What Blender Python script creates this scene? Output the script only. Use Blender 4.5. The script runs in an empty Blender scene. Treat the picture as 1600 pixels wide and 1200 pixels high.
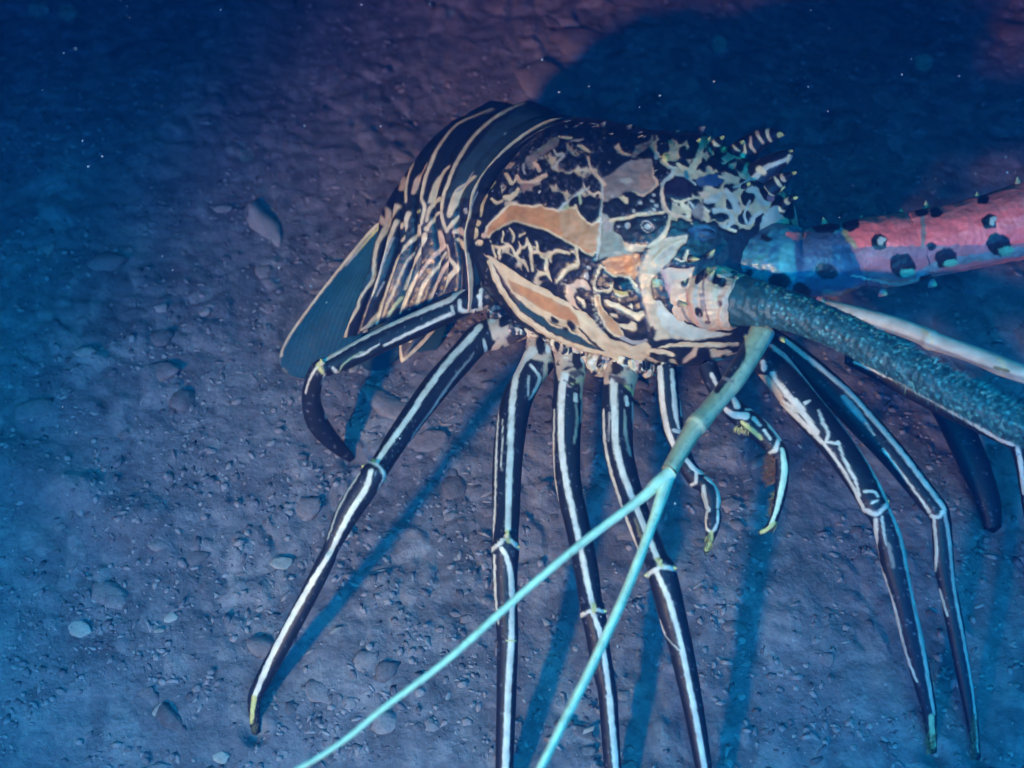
import bpy, math, random
import numpy as np
from mathutils import Vector

# ------------------------------------------------------------------ frame of reference
# One unit of the working plan is U metres at the animal's distance from the camera.
U = 0.000285
PITCH = math.radians(55.0)
SP, CP = math.sin(PITCH), math.cos(PITCH)
DIST = 2000.0          # camera to animal, in plan units
BODY_H = 154.0         # height of the plan's centre above the seabed

def raw_world(X, Y, z):
    return (U * X, U * (Y * SP - z * CP), U * (BODY_H + Y * CP + z * SP))

def plan(px, py, z):
    """plan position (across, down, nearness) -> metres"""
    px = np.asarray(px, float); py = np.asarray(py, float); z = np.asarray(z, float)
    k = (DIST - z) / DIST
    X = (px - 800.0) * k
    Y = (600.0 - py) * k
    return np.stack([U * X, U * (Y * SP - z * CP), U * (BODY_H + Y * CP + z * SP)], -1)

# ------------------------------------------------------------------ camera, sky, light, exposure
scene = bpy.context.scene
cam_data = bpy.data.cameras.new('camera')
cam_data.sensor_width = 36.0
cam_data.lens = 45.0
cam_data.clip_start = 0.005
cam_data.clip_end = 60.0
cam_data.dof.use_dof = True
cam_data.dof.focus_distance = DIST * U * 0.955
cam_data.dof.aperture_fstop = 9.0
cam = bpy.data.objects.new('camera', cam_data)
scene.collection.objects.link(cam)
cam.location = raw_world(0, 0, DIST)
cam.rotation_euler = (math.pi / 2 - PITCH, 0, 0)
scene.camera = cam

world = bpy.data.worlds.new('World')
scene.world = world
world.use_nodes = True
wn, wl = world.node_tree.nodes, world.node_tree.links
wn.clear()
w_out = wn.new('ShaderNodeOutputWorld')
w_bg = wn.new('ShaderNodeBackground')
w_sky = wn.new('ShaderNodeTexSky')
w_sky.sky_type = 'NISHITA'
w_sky.sun_disc = False
w_sky.sun_elevation = math.radians(60)
w_sky.sun_rotation = math.radians(180)
w_mul = wn.new('ShaderNodeMixRGB')           # metres of sea water above let only blue through
w_mul.blend_type = 'MULTIPLY'
w_mul.inputs[0].default_value = 1.0
w_mul.inputs[2].default_value = (0.006, 0.92, 0.66, 1)
w_bg.inputs['Strength'].default_value = 0.15
wl.new(w_sky.outputs[0], w_mul.inputs[1])
wl.new(w_mul.outputs[0], w_bg.inputs['Color'])
wl.new(w_bg.outputs[0], w_out.inputs['Surface'])

# the diver's torch that lights the animal: held low and to the left, behind the camera
lamp = bpy.data.lights.new('dive_torch', 'SPOT')
lamp.energy = 11.8
lamp.color = (0.44, 1.0, 0.22)
lamp.spot_size = math.radians(26.5)
lamp.spot_blend = 1.0
lamp.shadow_soft_size = 0.036
torch = bpy.data.objects.new('dive_torch', lamp)
scene.collection.objects.link(torch)
torch.location = raw_world(-1850, -1400, 3200)
aim = Vector(raw_world(110, 165, -60))
torch.rotation_euler = (aim - torch.location).to_track_quat('-Z', 'Y').to_euler()

vs = scene.view_settings
vs.view_transform = 'Standard'
vs.look = 'None'
vs.exposure = 4.5
vs.gamma = 1.0
vs.use_curve_mapping = False
scene.cycles.use_denoising = True
scene.cycles.volume_bounces = 1
scene.cycles.max_bounces = 6

# ------------------------------------------------------------------ noise
def _hash(ix, iy, seed):
    n = (ix.astype(np.int64) * 374761393 + iy.astype(np.int64) * 668265263 + seed * 1442695041) & 0x7fffffff
    n = ((n ^ (n >> 13)) * 1274126177) & 0x7fffffff
    return ((n ^ (n >> 16)) & 0xffff) / 65535.0

def perlin(x, y, seed=0):
    x = np.asarray(x, float); y = np.asarray(y, float)
    ix, iy = np.floor(x), np.floor(y)
    fx, fy = x - ix, y - iy
    ux = fx * fx * fx * (fx * (fx * 6 - 15) + 10)
    uy = fy * fy * fy * (fy * (fy * 6 - 15) + 10)
    def g(dx, dy):
        a = _hash(ix + dx, iy + dy, seed) * 2 * math.pi
        return np.cos(a) * (fx - dx) + np.sin(a) * (fy - dy)
    a = g(0, 0) * (1 - ux) + g(1, 0) * ux
    b = g(0, 1) * (1 - ux) + g(1, 1) * ux
    return (a * (1 - uy) + b * uy) * 1.5

def worley(x, y, seed=0):
    """distance to nearest and second nearest jittered cell point, and a cell id"""
    ix, iy = np.floor(x), np.floor(y)
    f1 = np.full(x.shape, 9.0); f2 = np.full(x.shape, 9.0); cid = np.zeros(x.shape)
    for dx in (-1, 0, 1):
        for dy in (-1, 0, 1):
            cx, cy = ix + dx, iy + dy
            qx = cx + 0.15 + 0.7 * _hash(cx, cy, seed)
            qy = cy + 0.15 + 0.7 * _hash(cx, cy, seed + 7)
            d = np.hypot(qx - x, qy - y)
            near = d < f1
            f2 = np.where(near, f1, np.minimum(f2, d))
            cid = np.where(near, _hash(cx, cy, seed + 13), cid)
            f1 = np.where(near, d, f1)
    return f1, f2, cid

# ------------------------------------------------------------------ materials
def mat_new(name):
    m = bpy.data.materials.new(name)
    m.use_nodes = True
    nt = m.node_tree
    b = nt.nodes['Principled BSDF']
    return m, nt, b

def shell_material(name, rough=0.42, spec=0.5, bump=0.00025, fine=900.0, coat=0.0):
    """pigment lies in the shell (vertex colours); grain, mottling and pits are procedural"""
    m, nt, b = mat_new(name)
    at = nt.nodes.new('ShaderNodeAttribute'); at.attribute_name = 'pigment'
    tc = nt.nodes.new('ShaderNodeTexCoord')
    n1 = nt.nodes.new('ShaderNodeTexNoise'); n1.inputs['Scale'].default_value = fine; n1.inputs['Detail'].default_value = 4
    n2 = nt.nodes.new('ShaderNodeTexNoise'); n2.inputs['Scale'].default_value = fine * 0.2; n2.inputs['Detail'].default_value = 5
    nt.links.new(tc.outputs['Object'], n1.inputs['Vector'])
    nt.links.new(tc.outputs['Object'], n2.inputs['Vector'])
    r2 = nt.nodes.new('ShaderNodeMapRange')
    r2.inputs['From Min'].default_value = 0.3; r2.inputs['From Max'].default_value = 0.7
    r2.inputs['To Min'].default_value = 0.72; r2.inputs['To Max'].default_value = 1.12
    nt.links.new(n2.outputs['Fac'], r2.inputs['Value'])
    mx = nt.nodes.new('ShaderNodeVectorMath'); mx.operation = 'SCALE'
    nt.links.new(at.outputs['Color'], mx.inputs[0])
    nt.links.new(r2.outputs[0], mx.inputs['Scale'])
    nt.links.new(mx.outputs[0], b.inputs['Base Color'])
    rr = nt.nodes.new('ShaderNodeMapRange')
    rr.inputs['From Min'].default_value = 0.25; rr.inputs['From Max'].default_value = 0.75
    rr.inputs['To Min'].default_value = rough - 0.1; rr.inputs['To Max'].default_value = rough + 0.16
    nt.links.new(n1.outputs['Fac'], rr.inputs['Value'])
    nt.links.new(rr.outputs[0], b.inputs['Roughness'])
    b.inputs['Specular IOR Level'].default_value = spec
    b.inputs['Coat Weight'].default_value = coat
    bp = nt.nodes.new('ShaderNodeBump'); bp.inputs['Strength'].default_value = 0.5
    bp.inputs['Distance'].default_value = bump
    ad = nt.nodes.new('ShaderNodeMath'); ad.operation = 'ADD'
    nt.links.new(n1.outputs['Fac'], ad.inputs[0]); nt.links.new(n2.outputs['Fac'], ad.inputs[1])
    nt.links.new(ad.outputs[0], bp.inputs['Height'])
    nt.links.new(bp.outputs[0], b.inputs['Normal'])
    return m

def rock_material(name, lo, mid, hi, scale, bump=0.0012, per_object=0.0, use_cell=False):
    m, nt, b = mat_new(name)
    tc = nt.nodes.new('ShaderNodeTexCoord')
    geo = nt.nodes.new('ShaderNodeNewGeometry')
    n1 = nt.nodes.new('ShaderNodeTexNoise'); n1.inputs['Scale'].default_value = scale; n1.inputs['Detail'].default_value = 8
    n1.inputs['Roughness'].default_value = 0.65
    n2 = nt.nodes.new('ShaderNodeTexNoise'); n2.inputs['Scale'].default_value = scale * 9; n2.inputs['Detail'].default_value = 6
    n2.inputs['Roughness'].default_value = 0.7
    for n in (n1, n2):
        nt.links.new(geo.outputs['Position'], n.inputs['Vector'])
    ramp = nt.nodes.new('ShaderNodeValToRGB')
    e = ramp.color_ramp.elements
    e[0].position = 0.30; e[0].color = (*lo, 1)
    e[1].position = 0.72; e[1].color = (*hi, 1)
    k = ramp.color_ramp.elements.new(0.5); k.color = (*mid, 1)
    mixv = nt.nodes.new('ShaderNodeMath'); mixv.operation = 'MULTIPLY_ADD'
    mixv.inputs[1].default_value = 0.45
    nt.links.new(n2.outputs['Fac'], mixv.inputs[0])
    m2 = nt.nodes.new('ShaderNodeMath'); m2.operation = 'MULTIPLY'; m2.inputs[1].default_value = 0.55
    nt.links.new(n1.outputs['Fac'], m2.inputs[0])
    nt.links.new(m2.outputs[0], mixv.inputs[2])
    val = mixv.outputs[0]
    if per_object:
        oi = nt.nodes.new('ShaderNodeObjectInfo')
        a = nt.nodes.new('ShaderNodeMath'); a.operation = 'MULTIPLY_ADD'
        a.inputs[1].default_value = per_object
        nt.links.new(oi.outputs['Random'], a.inputs[0])
        s = nt.nodes.new('ShaderNodeMath'); s.operation = 'SUBTRACT'; s.inputs[1].default_value = per_object / 2
        nt.links.new(val, a.inputs[2]); nt.links.new(a.outputs[0], s.inputs[0])
        val = s.outputs[0]
    if use_cell:
        at = nt.nodes.new('ShaderNodeAttribute'); at.attribute_name = 'cell'
        a = nt.nodes.new('ShaderNodeMath'); a.operation = 'ADD'
        nt.links.new(at.outputs['Fac'], a.inputs[0]); nt.links.new(val, a.inputs[1])
        val = a.outputs[0]
    nt.links.new(val, ramp.inputs['Fac'])
    nt.links.new(ramp.outputs['Color'], b.inputs['Base Color'])
    b.inputs['Roughness'].default_value = 0.85
    b.inputs['Specular IOR Level'].default_value = 0.25
    n3 = nt.nodes.new('ShaderNodeTexNoise'); n3.inputs['Scale'].default_value = scale * 14; n3.inputs['Detail'].default_value = 6
    nt.links.new(geo.outputs['Position'], n3.inputs['Vector'])
    bp = nt.nodes.new('ShaderNodeBump'); bp.inputs['Strength'].default_value = 0.8
    bp.inputs['Distance'].default_value = bump
    nt.links.new(n3.outputs['Fac'], bp.inputs['Height'])
    nt.links.new(bp.outputs[0], b.inputs['Normal'])
    return m

M_SEABED = rock_material('seabed_sediment', (0.060, 0.062, 0.072), (0.115, 0.116, 0.134), (0.215, 0.205, 0.215), 34, 0.0011, use_cell=True)
M_DARK = rock_material('shade_overhang_rock', (0.015, 0.015, 0.016), (0.03, 0.03, 0.032), (0.05, 0.05, 0.05), 8, 0.004)  # kept dark so the added shelf bounces little light
M_STONE = rock_material('rubble_stone', (0.06, 0.058, 0.064), (0.125, 0.118, 0.128), (0.23, 0.21, 0.21), 45, 0.0007, per_object=0.26)
M_PALE = rock_material('pale_limestone', (0.15, 0.14, 0.14), (0.23, 0.215, 0.21), (0.33, 0.305, 0.29), 60, 0.0006)
M_SHELLY = rock_material('bleached_shell', (0.17, 0.165, 0.155), (0.25, 0.24, 0.22), (0.38, 0.36, 0.33), 90, 0.0004, per_object=0.2)
M_SHELL = shell_material('lobster_shell', 0.36, 0.5)
M_LEG = shell_material('lobster_leg_shell', 0.50, 0.32, 0.00026)
M_FEELER = shell_material('lobster_feeler', 0.5, 0.4, 0.0002)
M_FAN = shell_material('tail_fan_membrane', 0.6, 0.12, 0.0003, 500)

# ------------------------------------------------------------------ pigments (real surface colours)
PIG = {
    'D': (0.007, 0.009, 0.016), 'd': (0.016, 0.022, 0.034), 'T': (0.016, 0.055, 0.075),
    'C': (0.56, 0.455, 0.285), 'c': (0.43, 0.345, 0.225), 'W': (0.72, 0.70, 0.62),
    'O': (0.43, 0.205, 0.085), 'o': (0.40, 0.24, 0.12), 'A': (0.47, 0.165, 0.045),
    'G': (0.20, 0.16, 0.145), 'g': (0.30, 0.29, 0.27), 'S': (0.22, 0.25, 0.20),
    'P': (0.53, 0.37, 0.25), 'p': (0.50, 0.26, 0.21), 'Y': (0.48, 0.44, 0.16), 'y': (0.34, 0.40, 0.24),
    'B': (0.02, 0.05, 0.11), 'b': (0.05, 0.085, 0.15), 'E': (0.03, 0.20, 0.25), 'e': (0.10, 0.34, 0.36),
    'R': (0.82, 0.14, 0.13), 'r': (0.62, 0.14, 0.13), 'V': (0.26, 0.13, 0.16), 'L': (0.48, 0.61, 0.44),
    'N': (0.20, 0.075, 0.03), 'K': (0.36, 0.38, 0.34),
}

class Paint:
    """pigment map of one shell plate, drawn flat over the plate's side elevation"""
    def __init__(self, x0, y0, x1, y1, base='D', warp=1.1, seed=3, mottle=0.0):
        self.x0, self.y0 = x0, y0
        self.w, self.h = int(x1 - x0) + 1, int(y1 - y0) + 1
        self.img = np.empty((self.h, self.w, 3)); self.img[:] = PIG[base] if isinstance(base, str) else base
        self.hgt = np.zeros((self.h, self.w))
        self.warp, self.seed = warp, seed

    def _box(self, xs, ys, pad):
        a = max(0, int(min(xs) - pad - self.x0)); b = min(self.w, int(max(xs) + pad - self.x0) + 2)
        c = max(0, int(min(ys) - pad - self.y0)); d = min(self.h, int(max(ys) + pad - self.y0) + 2)
        if a >= b or c >= d:
            return None
        gx, gy = np.meshgrid(np.arange(a, b) + self.x0, np.arange(c, d) + self.y0)
        return a, b, c, d, gx.astype(float), gy.astype(float)

    def _put(self, bx, cov, col):
        a, b, c, d = bx[:4]
        col = PIG[col] if isinstance(col, str) else col
        self.img[c:d, a:b] += (np.array(col) - self.img[c:d, a:b]) * cov[..., None]

    def _seg(self, bx, pts, ws):
        gx, gy = bx[4], bx[5]
        best = np.full(gx.shape, -1e9)
        for i in range(len(pts) - 1):
            (xa, ya), (xb, yb) = pts[i], pts[i + 1]
            dx, dy = xb - xa, yb - ya
            L = dx * dx + dy * dy + 1e-9
            t = np.clip(((gx - xa) * dx + (gy - ya) * dy) / L, 0, 1)
            dist = np.hypot(gx - xa - t * dx, gy - ya - t * dy)
            wd = (ws[i] * (1 - t) + ws[i + 1] * t) / 2
            best = np.maximum(best, wd - dist)
        return best

    def line(self, pts, w, col='C', h=0.0, smooth=True):
        if smooth and len(pts) > 2:
            pts2 = spline([(p[0], p[1]) for p in pts], 6)
        else:
            pts2 = [tuple(p[:2]) for p in pts]
        if isinstance(w, (int, float)):
            ws = [w] * len(pts2)
        else:
            ws = list(np.interp(np.linspace(0, 1, len(pts2)), np.linspace(0, 1, len(w)), w))
        bx = self._box([p[0] for p in pts2], [p[1] for p in pts2], max(ws))
        if bx is None:
            return self
        sd = self._seg(bx, pts2, ws)
        self._put(bx, np.clip(sd + 0.5, 0, 1), col)
        if h:
            a, b, c, d = bx[:4]
            self.hgt[c:d, a:b] += h * np.clip(sd / (max(ws) * 0.5), 0, 1)
        return self

    def poly(self, pts, col, edge=None, ew=3):
        bx = self._box([p[0] for p in pts], [p[1] for p in pts], 3)
        if bx is None:
            return self
        gx, gy = bx[4], bx[5]
        ins = np.zeros(gx.shape, bool)
        n = len(pts)
        for i in range(n):
            (xa, ya), (xb, yb) = pts[i], pts[(i + 1) % n]
            if ya == yb:
                continue
            cr = ((ya > gy) != (yb > gy)) & (gx < (xb - xa) * (gy - ya) / (yb - ya) + xa)
            ins ^= cr
        dist = -self._seg(bx, list(pts) + [pts[0]], [0] * (n + 1))
        sd = np.where(ins, dist, -dist)
        self._put(bx, np.clip(sd + 0.5, 0, 1), col)
        if edge:
            self.line(list(pts) + [pts[0]], ew, edge, smooth=False)
        return self

    def dot(self, x, y, rx, ry=None, col='D', rot=0.0, h=0.0):
        ry = ry or rx
        bx = self._box([x], [y], max(rx, ry) + 2)
        if bx is None:
            return self
        ca, sa = math.cos(rot), math.sin(rot)
        dx, dy = bx[4] - x, bx[5] - y
        q = np.hypot((dx * ca + dy * sa) / rx, (-dx * sa + dy * ca) / ry)
        self._put(bx, np.clip((1 - q) * min(rx, ry) + 0.5, 0, 1), col)
        if h:
            a, b, c, d = bx[:4]
            self.hgt[c:d, a:b] += h * np.clip(1 - q * q, 0, 1)
        return self

    def at(self, px, py, hgt=False):
        src = self.hgt if hgt else self.img
        wx = self.warp * perlin(px / 9.0, py / 9.0, self.seed) + 0.5 * self.warp * perlin(px / 3.5, py / 3.5, self.seed + 5)
        wy = self.warp * perlin(px / 9.0, py / 9.0, self.seed + 1) + 0.5 * self.warp * perlin(px / 3.5, py / 3.5, self.seed + 6)
        x = np.clip(px + wx - self.x0, 0, self.w - 1.001); y = np.clip(py + wy - self.y0, 0, self.h - 1.001)
        ix, iy = x.astype(int), y.astype(int)
        fx, fy = x - ix, y - iy
        if not hgt:
            fx, fy = fx[..., None], fy[..., None]
        ix1, iy1 = np.minimum(ix + 1, self.w - 1), np.minimum(iy + 1, self.h - 1)
        return (src[iy, ix] * (1 - fx) + src[iy, ix1] * fx) * (1 - fy) + (src[iy1, ix] * (1 - fx) + src[iy1, ix1] * fx) * fy

    def dark(self, px, py):
        if not hasattr(self, '_dk'):
            d = np.clip(1 - self.img.mean(-1) / 0.18, 0, 1)
            for _ in range(7):
                d = (np.roll(d, 1, 0) + np.roll(d, -1, 0) + 2 * d) / 4
                d = (np.roll(d, 1, 1) + np.roll(d, -1, 1) + 2 * d) / 4
            self._dk = d
        keep, self.hgt = self.hgt, self._dk
        r = self.at(px, py, True)
        self.hgt = keep
        return r

    def net(self, poly, cell, width, col, seed, breaks=0.0):
        bx = self._box([p[0] for p in poly], [p[1] for p in poly], 0)
        gx, gy = bx[4], bx[5]
        ins = np.zeros(gx.shape, bool)
        for i in range(len(poly)):
            (xa, ya), (xb, yb) = poly[i], poly[(i + 1) % len(poly)]
            if ya != yb:
                ins ^= ((ya > gy) != (yb > gy)) & (gx < (xb - xa) * (gy - ya) / (yb - ya) + xa)
        x = gx + 4 * perlin(gx / 13, gy / 13, seed + 2); y = gy + 4 * perlin(gx / 13, gy / 13, seed + 3)
        f1, f2, cid = worley(x / cell, y / cell, seed)
        edge = f1 * cell - cell * (width + 0.12 * (cid - 0.5) + 0.16 * perlin(gx / 21, gy / 21, seed + 4) + breaks)
        self._put(bx, np.clip(edge * 0.8 + 0.5, 0, 1) * ins, col)
        return self

    def soften(self, n=2):
        for _ in range(n):
            h = self.hgt
            h = (np.roll(h, 1, 0) + np.roll(h, -1, 0) + 2 * h) / 4
            self.hgt = (np.roll(h, 1, 1) + np.roll(h, -1, 1) + 2 * h) / 4
        return self

# ------------------------------------------------------------------ curves and meshes
def spline(pts, k):
    """Catmull-Rom through the points, k steps each"""
    P = np.array(pts, float)
    P = np.vstack([2 * P[0] - P[1], P, 2 * P[-1] - P[-2]])
    out = []
    for i in range(1, len(P) - 2):
        a, b, c, d = P[i - 1], P[i], P[i + 1], P[i + 2]
        for j in range(k):
            t = j / k
            out.append(0.5 * ((2 * b) + (c - a) * t + (2 * a - 5 * b + 4 * c - d) * t * t + (3 * b - a - 3 * c + d) * t ** 3))
    out.append(P[-2])
    return [tuple(q) for q in out]

def resample(pts, step):
    P = np.array(spline(pts, 24))
    s = np.concatenate([[0], np.cumsum(np.linalg.norm(np.diff(P[:, :3], axis=0), axis=1))])
    n = max(4, int(s[-1] / step))
    q = np.linspace(0, s[-1], n)
    return np.stack([np.interp(q, s, P[:, i]) for i in range(P.shape[1])], 1)

COL = scene.collection

def link(name, mesh, mat, parent=None):
    o = bpy.data.objects.new(name, mesh)
    COL.objects.link(o)
    if mat is not None and not mesh.materials:
        mesh.materials.append(mat)
    if parent is not None:
        o.parent = parent
    return o

def mesh_np(name, verts, quads, colors=None, smooth=True, tris=None):
    me = bpy.data.meshes.new(name)
    faces = [np.asarray(quads, np.int32)] if quads is not None and len(quads) else []
    nv = len(verts)
    loops = []; starts = []; totals = []
    pos = 0
    for F in ([np.asarray(quads, np.int32)] if quads is not None and len(quads) else []) + ([np.asarray(tris, np.int32)] if tris is not None and len(tris) else []):
        m = F.shape[1]
        loops.append(F.ravel())
        starts.append(pos + np.arange(len(F)) * m)
        totals.append(np.full(len(F), m))
        pos += F.size
    loops = np.concatenate(loops); starts = np.concatenate(starts); totals = np.concatenate(totals)
    me.vertices.add(nv)
    me.vertices.foreach_set('co', np.asarray(verts, np.float32).ravel())
    me.loops.add(len(loops)); me.loops.foreach_set('vertex_index', loops.astype(np.int32))
    me.polygons.add(len(starts))
    me.polygons.foreach_set('loop_start', starts.astype(np.int32))
    me.polygons.foreach_set('loop_total', totals.astype(np.int32))
    if smooth:
        me.polygons.foreach_set('use_smooth', np.ones(len(starts), bool))
    if colors is not None:
        ca = me.color_attributes.new('pigment', 'FLOAT_COLOR', 'POINT')
        rgba = np.ones((nv, 4), np.float32); rgba[:, :3] = colors
        ca.data.foreach_set('color', rgba.ravel())
    me.update()
    me.validate()
    return me

def grid_quads(n, m, wrap=False, off=0):
    i, j = np.meshgrid(np.arange(n - 1), np.arange(m if wrap else m - 1), indexing='ij')
    j2 = (j + 1) % m
    return np.stack([i * m + j, i * m + j2, (i + 1) * m + j2, (i + 1) * m + j], -1).reshape(-1, 4) + off

def tube(path, paint, step=2.0, around=56, ridge=None, flat=1.0, caps=True, radial=None):
    """round shell limb along (across, down, nearness, radius) points; pigment from the side elevation"""
    P = resample(path, step)
    c, r = P[:, :3].copy(), P[:, 3]
    c[:, 1] *= -1                                   # y up
    t = np.gradient(c, axis=0); t /= np.linalg.norm(t, axis=1)[:, None] + 1e-9
    z = np.array([0, 0, 1.0])
    N = z - t * (t @ z)[:, None]; N /= np.linalg.norm(N, axis=1)[:, None] + 1e-9
    S = np.cross(t, N)
    ph = np.linspace(0, 2 * math.pi, around, endpoint=False)
    cs, sn = np.cos(ph), np.sin(ph)
    rr = r[:, None] * np.ones(around)[None]
    if radial is not None:
        rr = rr * radial(np.linspace(0, 1, len(r))[:, None], ph[None], np.cumsum(np.ones(len(r)))[:, None] * step)
    V = c[:, None] + rr[..., None] * (cs[None, :, None] * S[:, None] + flat * sn[None, :, None] * N[:, None])
    Vn = c[:, None] + rr[..., None] * (cs[None, :, None] * S[:, None] + flat * np.abs(sn)[None, :, None] * N[:, None])
    colr = paint.at(Vn[..., 0].ravel(), -Vn[..., 1].ravel()) if isinstance(paint, Paint) else np.tile(PIG[paint], (V.shape[0] * around, 1))
    W = plan(V[..., 0].ravel(), -V[..., 1].ravel(), V[..., 2].ravel())
    q = grid_quads(len(r), around, True)
    # rounded end caps
    verts = [W]; cols = [colr]; tris = []
    if caps:
        for e, sgn in ((0, -1), (len(r) - 1, 1)):
            tip = c[e] + sgn * t[e] * r[e] * 0.6
            k = sum(len(v) for v in verts)
            verts.append(plan([tip[0]], [-tip[1]], [tip[2]]))
            cols.append(colr[e * around:e * around + 1])
            for j in range(around):
                a, b = e * around + j, e * around + (j + 1) % around
                tris.append((a, k, b) if sgn > 0 else (b, k, a))
    return np.vstack(verts), q, np.vstack(cols), (np.array(tris) if tris else None)

def tube_obj(name, path, paint, mat, parent, **kw):
    v, q, c, t = tube(path, paint, **kw)
    q = q[:, ::-1] if False else q
    return link(name, mesh_np(name, v, q, c, tris=t), mat, parent)

def tag(o, label=None, category=None, group=None, kind=None):
    if label: o['label'] = label
    if category: o['category'] = category
    if group: o['group'] = group
    if kind: o['kind'] = kind
    return o

# ------------------------------------------------------------------ the seabed
_ridge = None
def seabed_height(x, y):
    x = np.asarray(x, float); y = np.asarray(y, float)
    h = 0.0065 * perlin(x / 0.17 + 3.1, y / 0.17, 11) + 0.0026 * perlin(x / 0.07, y / 0.07, 12)
    h += 0.0009 * perlin(x / 0.028, y / 0.028, 13)
    wx, wy = x + 0.006 * perlin(x / 0.02, y / 0.02, 21), y + 0.006 * perlin(x / 0.02, y / 0.02, 22)
    f1, f2, cid = worley(wx / 0.018, wy / 0.022, 5)
    m = np.clip(0.5 + 1.3 * perlin(x / 0.09, y / 0.09, 31), 0, 1)
    h += m * (0.0046 * np.clip(f2 - f1, 0, 0.42) * (0.3 + cid) - 0.0009)
    g1, g2, gid = worley(wx / 0.0080 + 9, wy / 0.0098, 6)
    h += (0.35 + 0.65 * m) * 0.0026 * np.clip(g2 - g1, 0, 0.4) * (0.15 + gid)
    h += 0.0008 * perlin(x / 0.0075, y / 0.0075, 14) + 0.00045 * perlin(x / 0.0035, y / 0.0035, 15)
    # a low broken shelf at the left, its lip running down to the right
    if LEDGE is not None:
        d = np.full(x.shape, 9.0)
        for (a, b) in zip(LEDGE[:-1], LEDGE[1:]):
            dx, dy = b - a
            t = np.clip(((x - a[0]) * dx + (y - a[1]) * dy) / (dx * dx + dy * dy), 0, 1)
            d = np.minimum(d, np.hypot(x - a[0] - t * dx, y - a[1] - t * dy))
        h += 0.006 * np.exp(-(d / 0.011) ** 2) * (1 + 0.6 * perlin(x / 0.02, y / 0.02, 41))
    for (fx, fy) in DENTS:
        d2 = (x - fx) ** 2 + (y - fy) ** 2
        h += -0.0034 * np.exp(-d2 / 0.0042 ** 2) + 0.0013 * np.exp(-(np.sqrt(d2) - 0.0072) ** 2 / 0.0026 ** 2)
    return h, cid, gid, m

LEDGE = None
DENTS = []
def flat_point(px, py):
    """where the sight line through a plan point meets the level of the seabed"""
    Y = 600.0 - py
    z = -(BODY_H + Y * CP) / (SP - Y * CP / DIST)
    return z
LEDGE = [plan(px, py, flat_point(px, py))[:2] for px, py in [(-160, 700), (20, 728), (95, 742), (150, 790), (240, 818)]]

def ground_z(px, py, lift=0.0):
    z = flat_point(px, py)
    for _ in range(5):
        w = plan(px, py, z)
        g = float(seabed_height(np.array([w[0]]), np.array([w[1]]))[0][0]) + lift
        z += (g - w[2]) / U / (SP - (600 - py) * CP / DIST)
    return z

# each foot has pressed a small dent into the silt
DENTS = [plan(px, py, ground_z(px, py))[:2] for px, py in [(400, 1147), (1458, 1178), (1527, 1188), (549, 718)]]

def axis(lo, hi, step, far):
    a = list(np.arange(lo, hi + 1e-9, step))
    d = step
    left, right = [], []
    x = lo; y = hi
    while x > -far or y < far:
        d *= 1.22
        x -= d; y += d
        left.append(x); right.append(y)
    return np.array(left[::-1] + a + right)

gx = axis(-0.40, 0.42, 0.00155, 2.6)
gy = axis(-0.27, 0.52, 0.00165, 2.6)
GX, GY = np.meshgrid(gx, gy, indexing='ij')
GH, CID, GID, GM = seabed_height(GX.ravel(), GY.ravel())
GV = np.stack([GX.ravel(), GY.ravel(), GH], 1)
me = mesh_np('seabed', GV, grid_quads(len(gx), len(gy))[:, ::-1])
ca = me.attributes.new('cell', 'FLOAT', 'POINT')
ca.data.foreach_set('value', ((CID - 0.5) * 0.16 * GM + (GID - 0.5) * 0.20).astype(np.float32))
seabed = tag(link('seabed', me, M_SEABED), 'brown sandy seabed of compacted rubble under the spiny lobster', kind='structure')

# ------------------------------------------------------------------ unseen rock shelf above the view, added to shade the far ground from the sky
def overhang():
    prof = [(0.95,-0.10),(0.78,0.0),(0.68,0.08),(0.58,0.17),(0.46,0.25),(0.32,0.300),(0.14,0.312),(-0.01,0.335),(-0.075,0.362),(-0.06,0.40),(0.09,0.45),(0.32,0.53),(0.6,0.62),(1.0,0.70),(1.7,0.74),(2.5,0.66)]
    P = np.array(spline(prof, 9))
    xs = axis(-0.6, 0.6, 0.02, 2.4)
    X, K = np.meshgrid(xs, np.arange(len(P)), indexing='ij')
    Y, Z = P[K, 0], P[K, 1]
    n = 0.012 * perlin(X / 0.3, K / 14.0, 81) + 0.006 * perlin(X / 0.11, K / 6.0, 82) + 0.005 * perlin(X / 0.045, K / 2.5, 83)
    V = np.stack([X.ravel(), (Y + n).ravel(), (Z + 0.6 * n).ravel()], 1)
    return mesh_np('shade_overhang', V, grid_quads(len(xs), len(P)))
tag(link('shade_overhang', overhang(), M_DARK), 'unseen dark rock shelf added to block sky light above the lobster', kind='structure')

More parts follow.
